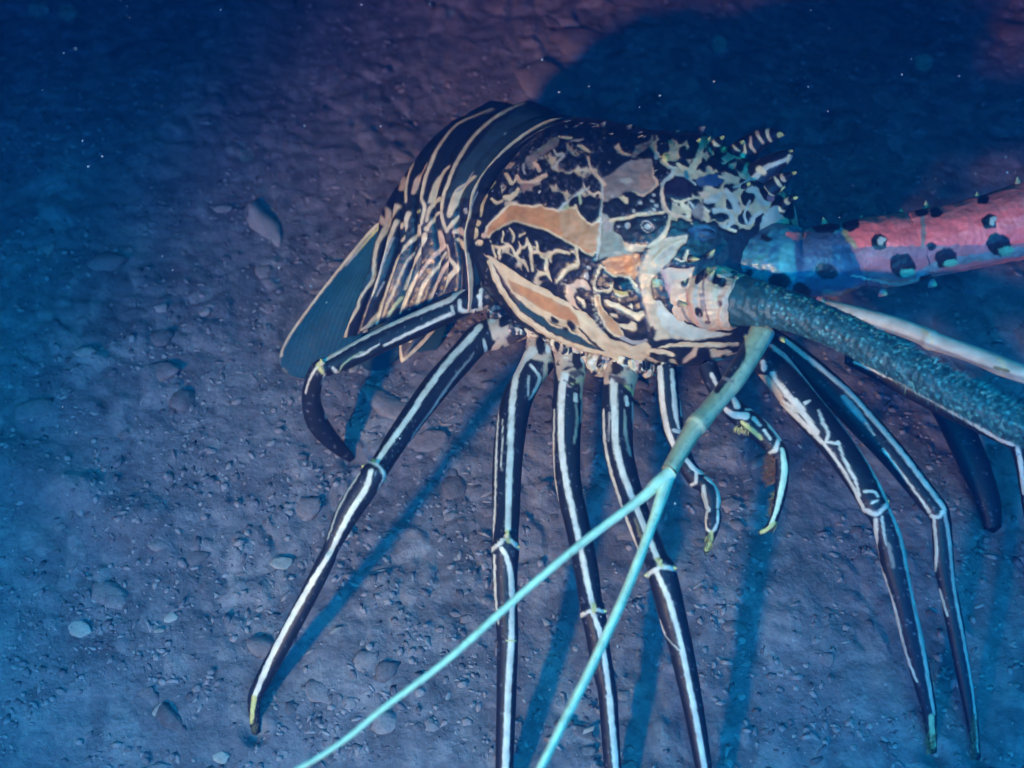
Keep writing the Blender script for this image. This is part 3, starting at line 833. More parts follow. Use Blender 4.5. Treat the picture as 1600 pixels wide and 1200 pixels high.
# --- abdomen: six overlapping plates with hanging side points, striped across
ap = Paint(520, 150, 920, 600, 'D', 0.4, 17)
def A_(pts, w, col='C'): ap.line(pts, w, col)
ap.poly([(820,170),(770,200),(720,262),(700,310),(735,310),(760,262),(800,222),(870,190)], (0.020,0.040,0.050))
ap.poly([(740,390),(757,395),(757,440),(742,445)], 'T'); ap.poly([(640,420),(660,420),(630,480),(615,480)], 'T')
for spec in [
    ([(905,186),(880,186),(850,195),(820,212),(790,235),(760,265),(745,290),(737,315),(735,335),(730,350),(727,370),(730,400)], [2,3,3.5,4,4,4,4.5,5,5,5,5,5], 'C'),
    ([(731,396),(735,430),(734,484)], [5,9,8], 'P'),
    ([(822,166),(805,172),(780,185),(760,200),(740,220),(725,242),(712,265),(703,290),(697,305),(693,330),(695,342),(699,355),(702,362)], [2,3,3.5,4,4,4,4,4.5,4.5,5,5,4,4], 'C'),
    ([(770,172),(735,188),(715,200),(697,220),(683,242),(675,262),(668,280),(664,300),(662,310),(666,322),(665,335),(661,352)], [1.5,2,2,3,4,4.5,4.5,4.5,4.5,4.5,4,4], 'C'),
    ([(657,240),(648,260),(641,280),(638,300),(638,316)], 3.2, 'C'), ([(634,281),(629,298)], [5,3], 'P'),
    ([(667,256),(658,272),(652,284),(646,303)], [2,4,6.5,3], 'P'), ([(701,260),(690,273),(683,288),(674,315)], [2,6,9,7], 'C'),
    ([(740,277),(718,298),(709,320),(704,336)], [4,9,9,7], 'C'), ([(686,311),(673,325),(669,345)], [6,4,4], 'C'),
    ([(692,332),(682,335),(673,350),(669,358)], [4,4,4,6], 'C'), ([(714,338),(708,350),(702,359)], [3,5,4], 'C'),
    ([(660,329),(650,332)], 3, 'Y'), ([(641,334),(638,345),(637,360),(627,377)], [6,5,4,2.5], 'C'),
    ([(655,353),(656,362),(647,372),(635,388),(622,404),(614,427),(607,442),(596,470),(590,490),(586,506)], [5,8,4.5,4,4,4,4,5,6,4], 'C'),
    ([(590,488),(576,509),(565,517)], [5,5,3], 'C'),
    ([(667,366),(665,375),(652,399),(639,429),(631,451)], [5,9,4,4,3.5], 'C'), 
    ([(650,388),(638,406),(629,427),(620,450),(610,472),(601,495)], [2,3,3.5,3.5,3.5,2.5], 'c'),
    ([(661,402),(655,422),(642,447),(632,470),(624,488)], [3,4.5,5,5,4], 'C'), ([(626,464),(616,480),(608,495)], 3.5, 'y'),
    ([(686,362),(689,374),(690,386),(679,399),(661,427),(649,449),(636,482)], [5,9,9,5,4,3,3], 'P'),
    ([(696,394),(679,422),(665,444),(654,475)], [3,4,5,4.5], 'C'), ([(702,384),(704,402),(700,410),(692,421),(681,444),(670,467)], [6,7,6,5.5,6.5,5], 'P'),
    ([(704,402),(712,412),(714,422),(704,437),(696,456)], [6,5,6,7,5], 'C'), ([(711,362),(718,360),(723,366)], [6,9,5], 'P'),
    ([(715,374),(724,383),(730,398)], [6,7,5], 'C'), ([(607,328),(608,342),(607,352)], [4,7,6], 'P'), ([(598,340),(602,350)], [6,8], 'P'),
    ([(623,323),(615,342),(604,357),(592,386),(585,421),(582,436),(565,466),(561,480),(547,507),(542,526)], [6,5,5,4,3,3,3,3,3.5,3], 'C'),
    ([(621,346),(615,365),(608,385),(602,405),(589,449),(577,474),(569,495)], [3.5,4,3,3,4,3.5,3], 'C'),
    ([(628,350),(626,356)], 4, 'C'), ([(616,372),(606,400),(596,425)], 2, 'g'), ([(600,440),(590,462)], 1.5, 'g'), ([(715,300),(728,285),(738,270)], 3, 'g'),
    ([(690,425),(676,455),(668,470)], 1.5, 'g'), ([(747,300),(735,330)], 1.5, 'g'), ([(726,328),(727,332)], 5, 'g')]:
    A_(*spec)
ARCS = [
    ([(905,206),(850,222),(806,252),(775,300),(757,345),(754,385),(757,410),(757,440),(755,470)], -80, 96),
    ([(903,186),(850,194),(790,234),(745,290),(735,335),(728,370),(731,405),(735,450),(734,488)], -82, 112),
    ([(830,162),(780,180),(736,218),(708,262),(695,305),(692,335),(697,362),(706,405),(700,450),(684,482)], -116, 108),
    ([(770,163),(732,184),(694,218),(671,262),(661,305),(660,335),(663,370),(660,420),(640,482)], -142, 102),
    ([(715,192),(683,218),(655,250),(640,280),(635,310),(635,345),(637,375),(618,430),(596,502)], -156, 94),
    ([(665,240),(648,262),(632,284),(624,305),(620,325),(616,350),(607,385),(588,450),(566,518)], -162, 86),
    ([(622,300),(612,316),(603,332),(598,345),(595,365),(588,390),(581,420),(562,470),(539,529)], -162, 76)]
def arc_curve(spec, n):
    pts, z0, bz = spec
    P = resample([(x, y, 0.0) for x, y in pts], 2.0)
    t = np.linspace(0, 1, n); s = np.linspace(0, 1, len(P))
    x, y = np.interp(t, s, P[:, 0]), np.interp(t, s, P[:, 1])
    f = np.sin(np.clip(t / 0.62, 0, 1) * math.pi / 2) * (1 - 0.25 * np.clip((t - 0.62) / 0.38, 0, 1) ** 2)
    return x, y, z0 + bz * f, f
def plate(k):
    n, mseg = 170, 34
    a, b = arc_curve(ARCS[k], n), arc_curve(ARCS[k + 1], n)
    vs = np.linspace(-0.10, 1.0, mseg)
    X = np.stack([a[0] + (b[0] - a[0]) * v for v in vs]); Y = np.stack([a[1] + (b[1] - a[1]) * v for v in vs])
    Z = np.stack([a[2] + (b[2] - a[2]) * v for v in vs]); F = np.stack([a[3]] * mseg)
    lift = (-8 + 15 * np.clip(vs, -0.1, 1) - 5 * np.exp(-((vs - 0.45) / 0.10) ** 2))[:, None] + 0.8 * perlin(X / 8, Y / 8, 71)
    Z2 = Z + lift * (0.35 + 0.65 * F); Y2 = Y - lift * 0.6 * (1 - F); X2 = X - lift * 0.5
    c1 = ap.at(X.ravel(), Y.ravel())
    near = plan(X2.ravel(), Y2.ravel(), Z2.ravel())
    zm = ARCS[k][1] + (ARCS[k + 1][1] - ARCS[k][1]) * vs
    Zf = 2 * zm[:, None] - Z2; Xf = X2 + 70 * F; Yf = Y2 - 14 * F
    far = plan(Xf.ravel(), Yf.ravel(), Zf.ravel())
    q = grid_quads(mseg, n)
    return mesh_np('abdomen_segment', np.vstack([near, far]), np.vstack([q, q[:, ::-1] + len(near)]), np.vstack([c1, c1]))
for k in range(6):
    o = link('abdomen_segment', plate(k), M_SHELL, lobster)
    sm = o.modifiers.new('thickness', 'SOLIDIFY'); sm.thickness = 2.2 * U; sm.offset = -1
# side point of a plate that hangs free below the hind leg
def flat_plate(name, outline, z, paint, mat, parent, thick=4.0, bulge=10.0, step=3.0, tilt=(0.0, 0.0)):
    O = np.array(resample([(x, y, 0) for x, y in list(outline) + [outline[0]]], 2.0))[:-1, :2]
    c = O.mean(0)
    rings = 26
    V = []; Cc = []
    for r in np.linspace(1, 0.02, rings):
        p = c + (O - c) * r
        d = bulge * (1 - r ** 2)
        zz = z + d + tilt[0] * (p[:, 0] - c[0]) + tilt[1] * (p[:, 1] - c[1])
        V.append(np.stack([p[:, 0], p[:, 1], zz], 1))
    n = len(O)
    F = np.vstack(V)
    col = paint.at(F[:, 0], F[:, 1])
    front = plan(F[:, 0], F[:, 1], F[:, 2]); back = plan(F[:, 0], F[:, 1], F[:, 2] - thick)
    q = grid_quads(rings, n, True)
    k = len(front)
    edge = np.array([(i, (i + 1) % n, k + (i + 1) % n, k + i) for i in range(n)])
    return link(name, mesh_np(name, np.vstack([front, back]), np.vstack([q, q[:, ::-1] + k, edge[:, ::-1]]), np.vstack([col, col])), mat, parent)
vp = Paint(600, 470, 730, 590, 'D', 0.5, 4)
vp.line([(625,520),(625,545),(628,564)], 4.5).line([(628,565),(642,553),(657,539),(675,520),(692,500)], [4,6,7,7,6]).line([(648,518),(641,533)], [4,5])
flat_plate('side_point', [(640,500),(626,520),(624,545),(627,567),(645,553),(662,537),(680,516),(697,494),(690,475),(660,480)], -70, vp, M_SHELL, lobster, 5, 6)

# --- tail fan
fp = Paint(420, 330, 640, 610, (0.005, 0.055, 0.085), 0.6, 23)
for k in range(46):                                   # fine rays of the membrane
    x = 445 + k * 3.6
    fp.line([(604 - k * 0.4, 352 + k * 0.7), (x + 40, 470), (x, 585)], 1.0, (0.010, 0.080, 0.115) if k % 2 else (0.003, 0.034, 0.058))
fp.line([(598,345),(583,356),(560,383),(530,420),(500,458),(472,496),(452,525),(441,548),(438,562),(444,577),(458,586),(476,589)], [7,7,6,5,4,4,3.5,3,3,3,2,1.5], 'C')
fp.line([(590,358),(565,386),(540,415)], [2,3,1.5], 'K')
fp.line([(596,352),(577,372),(556,398)], [4,3,1], 'Y')
fp.line([(598,345),(583,356),(560,383),(530,420),(500,458)], 3.5, 'C')
UR = [(600,342),(583,354),(560,380),(530,417),(500,455),(471,494),(450,524),(438,548),(436,563),(443,579),(458,588),(480,591),(510,580),(545,555),(572,510),(592,450),(606,400),(610,360)]
flat_plate('tail_fan_blade', UR, -165, fp, M_FAN, lobster, 5, 14, tilt=(0.10, -0.10))
def shifted(pts, ax, ay, s, rot):
    c = (600, 350)
    ca, sa = math.cos(rot), math.sin(rot)
    return [(c[0] + ax + s * ((x - c[0]) * ca - (y - c[1]) * sa), c[1] + ay + s * ((x - c[0]) * sa + (y - c[1]) * ca)) for x, y in pts]
fq = Paint(420, 330, 760, 640, (0.007, 0.04, 0.055), 0.6, 24)
flat_plate('tail_fan_blade', shifted(UR, 14, 4, 0.82, -0.42), -186, fq, M_FAN, lobster, 5, 10, tilt=(0.10, -0.15))
flat_plate('tail_fan_blade', shifted(UR, 30, 6, 0.74, -0.72), -205, fq, M_FAN, lobster, 5, 10, tilt=(0.10, -0.2))

# --- limbs
def leg_paint(path, base='D', warp=0.8, seed=1):
    xs = [p[0] for p in path]; ys = [p[1] for p in path]
    pt = Paint(min(xs) - 50, min(ys) - 50, max(xs) + 50, max(ys) + 50, base, warp, seed)
    g = random.Random(seed)                            # stray pale pin-pricks and thin scratches
    for _ in range(int(sum(math.dist(path[i][:2], path[i + 1][:2]) for i in range(len(path) - 1)) / 7)):
        i = g.randrange(len(path) - 1); t = g.random()
        x = path[i][0] * (1 - t) + path[i + 1][0] * t + g.uniform(-17, 17); y = path[i][1] * (1 - t) + path[i + 1][1] * t + g.uniform(-17, 17)
        pt.dot(x, y, g.uniform(0.6, 1.3), g.uniform(0.6, 1.5), (0.16, 0.17, 0.2))
    return pt

def limb(name, path, strokes, z, dots=(), polys=(), parent=None, mat=None, base='D', seed=1, foot=True, flat=0.92, label=None, step=2.0, around=56):
    """path of (across, down, radius); z gives nearness at chosen points, the last one stands on the seabed"""
    n = len(path)
    s = [0.0]
    for i in range(n - 1):
        s.append(s[-1] + math.dist(path[i][:2], path[i + 1][:2]))
    ks = sorted(z)
    zz = [z[k] for k in ks]
    if foot:
        f = path[-1]
        ks.append(n - 1); zz.append(ground_z(f[0], f[1]) + 2)
    zi = np.interp(s, [s[k] for k in ks], zz)
    pt = leg_paint(path, base, 0.9, seed)
    for p in polys:
        pt.poly(*p)
    g = random.Random(seed * 7)
    for p in polys:
        cx, cy = sum(q[0] for q in p[0]) / len(p[0]), sum(q[1] for q in p[0]) / len(p[0])
        for _ in range(26):
            x, y = cx + g.uniform(-32, 32), cy + g.uniform(-30, 30)
            pt.dot(x, y, g.uniform(2, 6), g.uniform(1.5, 4), g.choice(((0.34,0.24,0.20),(0.46,0.32,0.27),(0.20,0.14,0.13),(0.60,0.54,0.42))), g.uniform(0, 3))
        for _ in range(7):
            x, y = cx + g.uniform(-28, 28), cy + g.uniform(-24, 30)
            pt.line([(x, y), (x + g.uniform(-8, 8), y + g.uniform(-7, 7)), (x + g.uniform(-16, 16), y + g.uniform(-9, 9))], [2, 4, 1.5], 'D')
    for st in strokes:
        w_ = st[1]
        col_ = (0.58, 0.55, 0.46) if len(st) > 2 and st[2] == 'C' else st[2]
        pt.line(st[0], [q * 0.95 for q in w_] if isinstance(w_, list) else w_ * 0.95, col_)
    for d in dots:
        x, y, rx, ry, c_ = d
        pt.dot(x, y, rx, ry, c_, g.uniform(-0.4, 0.4)); pt.dot(x + g.uniform(-4, 4), y + ry * 0.6, rx * 0.7, ry * 0.6, c_, g.uniform(-0.6, 0.6))
    full = [(p[0], p[1], float(q), p[2]) for p, q in zip(path, zi)]
    o = tube_obj(name, full, pt, mat or M_LEG, parent or lobster, step=step, around=around, flat=flat)
    if label:
        o['label'] = label
    return o, full

# hind leg, folded back under the tail
limb('walking_leg', [(790,455,24),(752,462,23),(722,474,20),(705,481,21),(660,503,20),(600,530,19),(540,560,17),(512,572,15),(500,576,14),(492,590,14),(486,622,15),(494,656,17),(512,682,15),(532,702,11),(548,716,7)],
     [([(752,437),(728,448),(713,458),(703,468),(660,486),(607,508),(550,537),(503,565)], [7,8,9,8,7,7,7,6], 'C'), ([(703,491),(665,508),(628,526),(600,540)], [7,5,5,3], 'C'), ([(592,538),(570,552),(552,559)], [2,5,2], 'C'),
      ([(567,548),(540,566),(530,580)], [1,3,2], 'y'), ([(718,470),(720,484),(732,486),(752,484)], [6,7,6,5], 'C'), ([(752,452),(750,470),(752,484)], 6, 'C'), ([(770,440),(765,455),(775,470)], 8, 'P'), ([(706,480),(708,490)], 5, 'K'),
      ([(500,566),(496,572),(504,582)], [5,6,4], 'Y'), ([(495,573),(484,592),(477,615)], [4,4,2], 'C'), ([(507,585),(503,600)], [4,2], 'K'), ([(520,575),(527,583)], [4,6], 'C'), ([(508,640),(510,652)], [2,4], 'C')],
     {0: -25, 3: 0, 8: 60}, polys=[([(755,430),(800,430),(800,480),(760,480)], 'd')], seed=101, label='folded hind leg beside the tail fan')
# second from behind
limb('walking_leg', [(812,505,26),(775,520,26),(748,530,23),(722,558,22),(683,602,22),(645,652,20),(615,695,18),(595,727,17),(584,741,20),(565,768,21),(541,806,19),(518,855,13),(508,878,14),(482,930,14),(445,1000,13.5),(412,1060,13),(398,1090,11),(397,1115,9),(400,1145,7)],
     [([(750,510),(733,530),(700,565),(665,612),(640,650),(600,705),(589,722)], [9,11,9,9,9,8,7], 'C'), ([(558,733),(566,724),(578,721),(591,728),(600,740),(602,753)], [4,6,7,6,6,7], 'C'), ([(579,737),(572,762),(545,805),(525,845),(515,866)], [8,9,9,8,7], 'C'),
      ([(515,866),(490,905),(450,975),(420,1035),(399,1086)], [7,9,9,9,8], 'C'), ([(397,1090),(393,1128)], [8,6], 'Y'), ([(562,738),(532,788),(512,842)], [3,3,2], 'K'), ([(741,552),(710,590),(675,640),(650,674),(627,714)], [2.5,3.5,3.5,2.5,3], 'g'),
      ([(756,532),(759,560),(735,582)], [5,6,3], 'C'), ([(780,535),(770,552),(762,572)], [12,10,4], 'P'), ([(585,720),(577,716)], 6, 'Y'), ([(516,862),(511,868)], 5, 'K'), ([(600,745),(590,770)], 3, 'K')],
     {0: -10, 2: 20, 8: 195, 12: 190}, polys=[([(758,490),(835,490),(835,545),(790,545),(770,530)], 'P')],
     dots=[(791,499,12,10,'D'), (809,516,9,14,'D'), (828,514,6,12,'D'), (800,530,9,8,(0.08,0.05,0.05))], seed=102, label='hind leg stretched to the lower left with its own blue shadow')
# third
limb('walking_leg', [(850,535,27),(842,562,26),(826,590,23),(808,625,24),(797,680,24),(792,740,23),(791,800,21.5),(790,842,20),(790,856,22),(789,885,20.5),(790,930,18.5),(793,995,17),(793,1008,16.5),(791,1100,15.5),(788,1196,14),(786,1265,11),(786,1300,7)],
     [([(832,548),(815,565),(806,590),(801,625),(798,680),(796,750),(793,828)], [16,13,10,10,10,10,9], 'C'), ([(766,860),(777,852),(790,842),(803,849),(813,858)], [8,6,7,7,8], 'C'), ([(784,857),(794,878),(800,920),(799,1000)], [7,8,9,9], 'C'),
      ([(799,1002),(794,1080),(790,1196),(787,1290)], [11,10,11,8], 'C'), ([(779,640),(775,720),(773,800),(768,846)], [2,3,3,4], 'C'), ([(786,655),(783,735)], 1.6, 'C'), ([(772,868),(774,930),(779,975)], [4,4,2], 'C'),
      ([(829,570),(843,590),(836,610),(827,624)], [4,6,5,2], 'C'), ([(826,588),(825,618)], 3, 'K'), ([(793,830),(794,845)], 6, 'Y'), ([(792,1001),(806,1001)], 3, 'Y'), ([(858,565),(852,590),(848,610)], [12,10,4], 'P'), ([(815,1003),(812,1080)], 1.5, 'g')],
     {0: 10, 2: 50, 8: 190, 12: 205}, polys=[([(820,510),(885,510),(885,580),(862,585),(848,565),(826,560)], 'P')], dots=[(845,538,8,14,'D'), (869,551,8,16,'D'), (857,545,4,6,'W'), (862,575,6,10,'D')], seed=103, label='upright leg third from the tail')
# fourth
limb('walking_leg', [(893,545,27),(891,575,26),(888,605,23),(886,640,24),(885,690,22),(888,755,20.5),(902,820,19.5),(916,890,19),(923,940,18),(926,957,20),(931,980,18.5),(938,1025,17),(945,1060,16),(950,1090,15),(957,1196,13.5),(964,1260,11),(967,1300,7)],
     [([(882,588),(878,612),(876,655),(878,705),(885,755),(895,800),(908,860),(918,910),(927,950)], [14,11,10,10,10,9,9,9,8], 'C'), ([(903,964),(915,958),(930,953),(949,957)], [7,5,6,7], 'C'), ([(927,960),(938,990),(945,1030),(952,1086)], [7,8,8,8], 'C'),
      ([(952,1088),(957,1140),(962,1196),(966,1290)], [10,10,10,7], 'C'), ([(866,640),(865,720),(872,790),(885,860),(898,925),(905,952)], [2,3,4,4,4,4], 'C'), ([(900,632),(902,660),(897,692)], [3,5,4], 'S'), ([(910,620),(908,660)], 3, 'K'), ([(899,616),(900,626)], [5,7], 'C'),
      ([(905,590),(912,605),(908,622)], [12,12,5], 'P'), ([(893,600),(912,592)], [2,4], 'Y'), ([(928,945),(928,955)], 7, 'Y'), ([(946,1088),(957,1087)], 2.5, 'K'), ([(880,594),(905,600)], 2, (0.07,0.04,0.03))],
     {0: 30, 2: 80, 9: 205, 13: 215}, polys=[([(862,535),(930,535),(930,595),(912,600),(895,590),(872,595)], 'P')], dots=[(901,562,8,14,'D'), (926,560,7,10,'D'), (900,583,11,5,(0.09,0.06,0.06)), (913,562,5,6,'W')], seed=104, label='upright leg fourth from the tail')
# fifth, the foremost on this side
limb('walking_leg', [(975,555,28),(972,580,27),(966,610,25),(965,650,25),(966,700,23.5),(976,745,21.5),(992,795,20.5),(1012,845,20),(1027,878,19),(1033,890,22),(1042,925,22.5),(1054,975,21),(1064,1012,19),(1070,1040,18.5),(1084,1110,16),(1099,1196,13.5),(1110,1265,10),(1114,1300,7)],
     [([(960,590),(959,612),(960,645),(962,690),(970,730),(985,770),(1003,815),(1020,855),(1030,880)], [14,12,11,11,10,10,9,9,8], 'C'), ([(1003,902),(1018,894),(1035,886),(1059,890)], [8,6,7,8], 'C'), ([(1026,894),(1042,930),(1055,970),(1066,1013)], [7,9,9,8], 'C'),
      ([(1066,1016),(1075,1060),(1085,1110),(1100,1196),(1111,1290)], [9,9,9,9,6], 'C'), ([(943,640),(945,690),(955,740),(975,800),(1001,872)], [2.5,4,5,4,5], 'C'), ([(952,645),(951,690)], [4,1.5], 'g'), ([(1009,908),(1020,945),(1038,990)], [5,5,3], 'C'),
      ([(976,640),(978,680),(985,712)], [3,6,4], 'S'), ([(988,630),(990,670)], 3, 'K'), ([(978,620),(980,631)], [5,7], 'C'), ([(985,590),(993,600),(990,618)], [13,12,5], 'P'), ([(975,600),(990,615)], [2,6], 'Y'), ([(1028,874),(1033,884)], 7, 'Y'),
      ([(1012,855),(1000,835),(992,810)], [4,6,3], (0.13,0.11,0.06)), ([(1038,992),(1060,1016)], 2, 'K'), ([(960,596),(985,602)], 2, (0.07,0.04,0.03))],
     {0: 60, 2: 110, 9: 235, 12: 240}, polys=[([(938,545),(1008,545),(1008,605),(990,612),(975,598),(944,600)], 'P')], dots=[(965,572,10,12,'D'), (993,570,9,10,'D'), (978,566,5,6,'W'), (965,592,14,4,(0.09,0.06,0.06))], seed=105, label='long leg that bends right, foremost of the near row')
# the three on the far side, reaching forward
limb('walking_leg', [(1330,552,20),(1370,572,21),(1440,610,22),(1510,645,21),(1560,672,18),(1582,684,17),(1596,706,15),(1606,760,14),(1618,840,13),(1632,920,11),(1640,960,8)],
     [([(1335,566),(1400,594),(1440,616),(1500,650),(1560,686),(1582,694)], [4,5,5,6,6,7], 'C'), ([(1588,690),(1594,720),(1600,770)], [6,8,6], 'C'), ([(1575,682),(1585,690)], 7, 'Y')], {0: 20, 5: 120}, seed=106, label='far leg partly hidden under the bristly feeler')
limb('walking_leg', [(1200,528,18),(1235,552,20),(1300,610,23),(1350,662,23),(1400,717,21),(1450,780,19),(1465,799,18),(1471,820,16),(1475,880,16.5),(1480,915,14),(1490,965,14.5),(1505,1050,12),(1518,1120,10),(1527,1185,6)],
     [([(1225,530),(1317,604),(1365,655),(1411,710),(1474,792)], [7,8,8,8,8], 'C'), ([(1380,702),(1405,735),(1435,775),(1452,800)], [4,4,3.5,6], 'C'), ([(1318,620),(1335,640),(1362,672)], [9,12,4], 'E'), ([(1352,662),(1366,680)], 3, 'K'),
      ([(1476,798),(1484,850),(1491,920),(1506,1000),(1521,1090),(1528,1175)], [6,6,5,5,4,3], 'K'), ([(1459,812),(1463,860),(1461,892)], [5,6,3], 'C'), ([(1468,922),(1480,962)], [5,3], 'C'), ([(1455,806),(1466,808),(1476,796)], [7,5,7], 'C')],
     {0: 60, 6: 175, 9: 180}, seed=107, label='rightmost slender leg standing beyond the broad one')
limb('walking_leg', [(1175,540,24),(1205,568,27),(1250,626,28),(1300,686,26),(1343,747,24),(1366,788,22),(1378,810,19),(1390,845,21),(1399,890,21),(1408,925,18),(1422,985,18),(1437,1045,16),(1449,1098,13),(1453,1120,11),(1458,1176,6)],
     [([(1205,540),(1240,568),(1282,616),(1325,671),(1360,725),(1387,782)], [6,9,9,8,8,8], 'C'), ([(1221,631),(1245,652),(1275,682),(1300,709),(1330,757),(1350,797)], [5,8,7,6,5,6], 'C'), ([(1206,583),(1222,607),(1240,628),(1252,640)], [6,10,11,14], 'C'),
      ([(1181,588),(1196,592),(1206,603),(1224,630)], [6,12,13,8], 'P'), ([(1242,628),(1256,646),(1276,676)], [13,10,9], 'C'), ([(1258,630),(1266,626)], [6,3], 'C'), ([(1222,626),(1246,642)], [4,8], 'C'), ([(1279,640),(1286,660),(1294,678),(1290,690)], [3,6,5,4], 'C'), ([(1192,566),(1194,576)], [8,9], 'C'),
      ([(1309,690),(1320,720),(1335,747),(1343,775)], [4,5,5,4], 'C'), ([(1290,690),(1312,694)], 4, 'C'), ([(1350,768),(1366,768),(1372,776)], 4, 'C'), ([(1352,798),(1370,803),(1389,786)], [8,7,7], 'C'), ([(1362,786),(1372,782)], 3, 'W'),
      ([(1391,796),(1408,840),(1420,900),(1440,1000),(1455,1090),(1460,1115)], [7,8,7,7,6,5], 'K'), ([(1368,812),(1370,870),(1384,908)], [7,6,5], 'C'), ([(1385,914),(1400,960),(1415,1020),(1433,1066)], [6,5,5,3], 'C'), ([(1378,808),(1384,850)], [5,3], 'K'), ([(1388,850),(1396,885)], 6, 'G'), ([(1455,1120),(1458,1165)], 9, 'y')],
     {0: 95, 5: 215, 9: 215}, seed=108, label='broad marbled leg reaching forward at the right')
limb('walking_leg', [(1400,560,20),(1440,588,22),(1476,632,24),(1506,690,25),(1530,745,23),(1546,790,19),(1552,826,13)], [([(1436,604),(1450,622)], [3,5], 'K')], {0: -60, 3: -40}, seed=111, label='plain dark limb shape under the bristly feeler')  # dark limb-shaped mesh, nearly without stripes
# knuckles that carry the near legs, crowded in a row under the margin
g3 = random.Random(21)
for sd in range(17):
    t = sd / 16
    x = 782 + 250 * t + g3.uniform(-7, 7)
    y = 488 + 92 * (1 - (1 - t) ** 1.7) - 10 * t + g3.uniform(-7, 9)
    z_ = 8 + 104 * t + g3.uniform(-9, 7)
    r, sx, sy = g3.uniform(12, 21), g3.uniform(0.8, 1.25), g3.uniform(0.8, 1.35)
    kp = Paint(x - 50, y - 50, x + 50, y + 50, g3.choice(('P', 'P', 'C', 'c', 'd')), 2.2, 50 + sd)
    for _ in range(16):
        kp.dot(x + g3.uniform(-22, 22), y + g3.uniform(-22, 22), g3.uniform(2, 7), g3.uniform(1.5, 4), g3.choice(((0.40,0.28,0.23),(0.20,0.13,0.12),(0.6,0.55,0.44),(0.5,0.34,0.28))), g3.uniform(0, 3))
    for _ in range(3):
        a_, b_ = x + g3.uniform(-20, 20), y + g3.uniform(-20, 20)
        kp.line([(a_, b_), (a_ + g3.uniform(-7, 7), b_ + g3.uniform(4, 11)), (a_ + g3.uniform(-9, 9), b_ + g3.uniform(10, 22))], [g3.uniform(3, 9), g3.uniform(6, 13), 3], 'D')
    th, ph = np.meshgrid(np.linspace(0.02, math.pi - 0.02, 34), np.linspace(0, 2 * math.pi, 68, endpoint=False), indexing='ij')
    q_ = np.cos(ph); w_ = np.sin(ph)
    rr = r * (1 + 0.30 * perlin(th * 1.6 + sd, q_ * 1.3, sd) + 0.22 * perlin(th * 2.1, w_ * 1.7 + sd, sd + 9) + 0.06 * perlin(th * 6 + sd, q_ * 4, sd + 3))
    X = x + rr * sx * np.sin(th) * q_; Y = y + rr * sy * np.sin(th) * w_; Z = z_ + rr * 0.8 * np.cos(th)
    link('leg_knuckle', mesh_np('leg_knuckle', plan(X.ravel(), Y.ravel(), Z.ravel()), grid_quads(34, 68, True), kp.at(X.ravel(), Y.ravel())), M_SHELL, lobster)
# mouth limbs
limb('mouth_limb', [(1040,560,16),(1042,590,17),(1047,635,17),(1054,675,15.5),(1060,692,15),(1072,725,14),(1090,750,14.5),(1100,756,13),(1111,775,14.5),(1114,797,12),(1114,812,13),(1112,830,10),(1108,846,6.5),(1103,863,3.5)],
     [([(1031,575),(1035,630),(1043,672),(1058,706)], [9,9,9,8], 'C'), ([(1050,578),(1055,640),(1060,668)], [6,8,4], 'C'), ([(1062,585),(1065,650)], 3, 'C'), ([(1052,672),(1068,676)], [6,8], 'K'), ([(1072,718),(1088,735),(1110,741)], [7,8,5], 'C'), ([(1088,735),(1087,752),(1080,758)], [6,6,5], 'C'),
      ([(1104,747),(1119,758),(1124,775),(1122,792)], [5,9,9,6], 'C'), ([(1099,760),(1101,785),(1108,798)], [6,11,5], 'K'), ([(1104,800),(1102,822),(1112,831),(1121,818),(1122,798)], 4.5, 'C'), ([(1112,832),(1110,848),(1104,860)], 6, 'Y')],
     {0: 105, 5: 150, 13: 190}, foot=False, seed=109, step=1.6)
limb('mouth_limb', [(1105,570,15),(1120,605,15),(1145,638,17),(1165,655,18),(1190,676,18),(1212,700,15),(1221,715,12),(1222,740,11),(1220,768,9.5),(1214,795,8),(1209,812,6.5),(1199,826,5.5),(1187,833,3.5)],
     [([(1158,600),(1166,615),(1178,632),(1195,652),(1220,686)], [4,9,9,8,7], 'C'), ([(1112,585),(1122,606)], 6, 'C'), ([(1146,622),(1152,634)], [8,11], 'C'), ([(1134,640),(1146,648),(1166,650)], [7,10,12], 'C'), ([(1166,640),(1184,640)], 4, 'C'), ([(1178,654),(1187,664)], [7,6], 'C'), ([(1194,672),(1204,686)], [6,4], 'C'), ([(1160,660),(1175,672),(1190,686)], [6,8,5], 'Y'),
      ([(1202,708),(1212,702),(1216,688)], [5,8,7], 'C'), ([(1222,702),(1226,735),(1220,770),(1213,798),(1205,818)], [7,11,9,7,6], 'L'), ([(1210,818),(1197,828),(1187,833)], 7, 'Y')],
     {0: 125, 5: 180, 12: 200}, foot=False, seed=110, step=1.6)
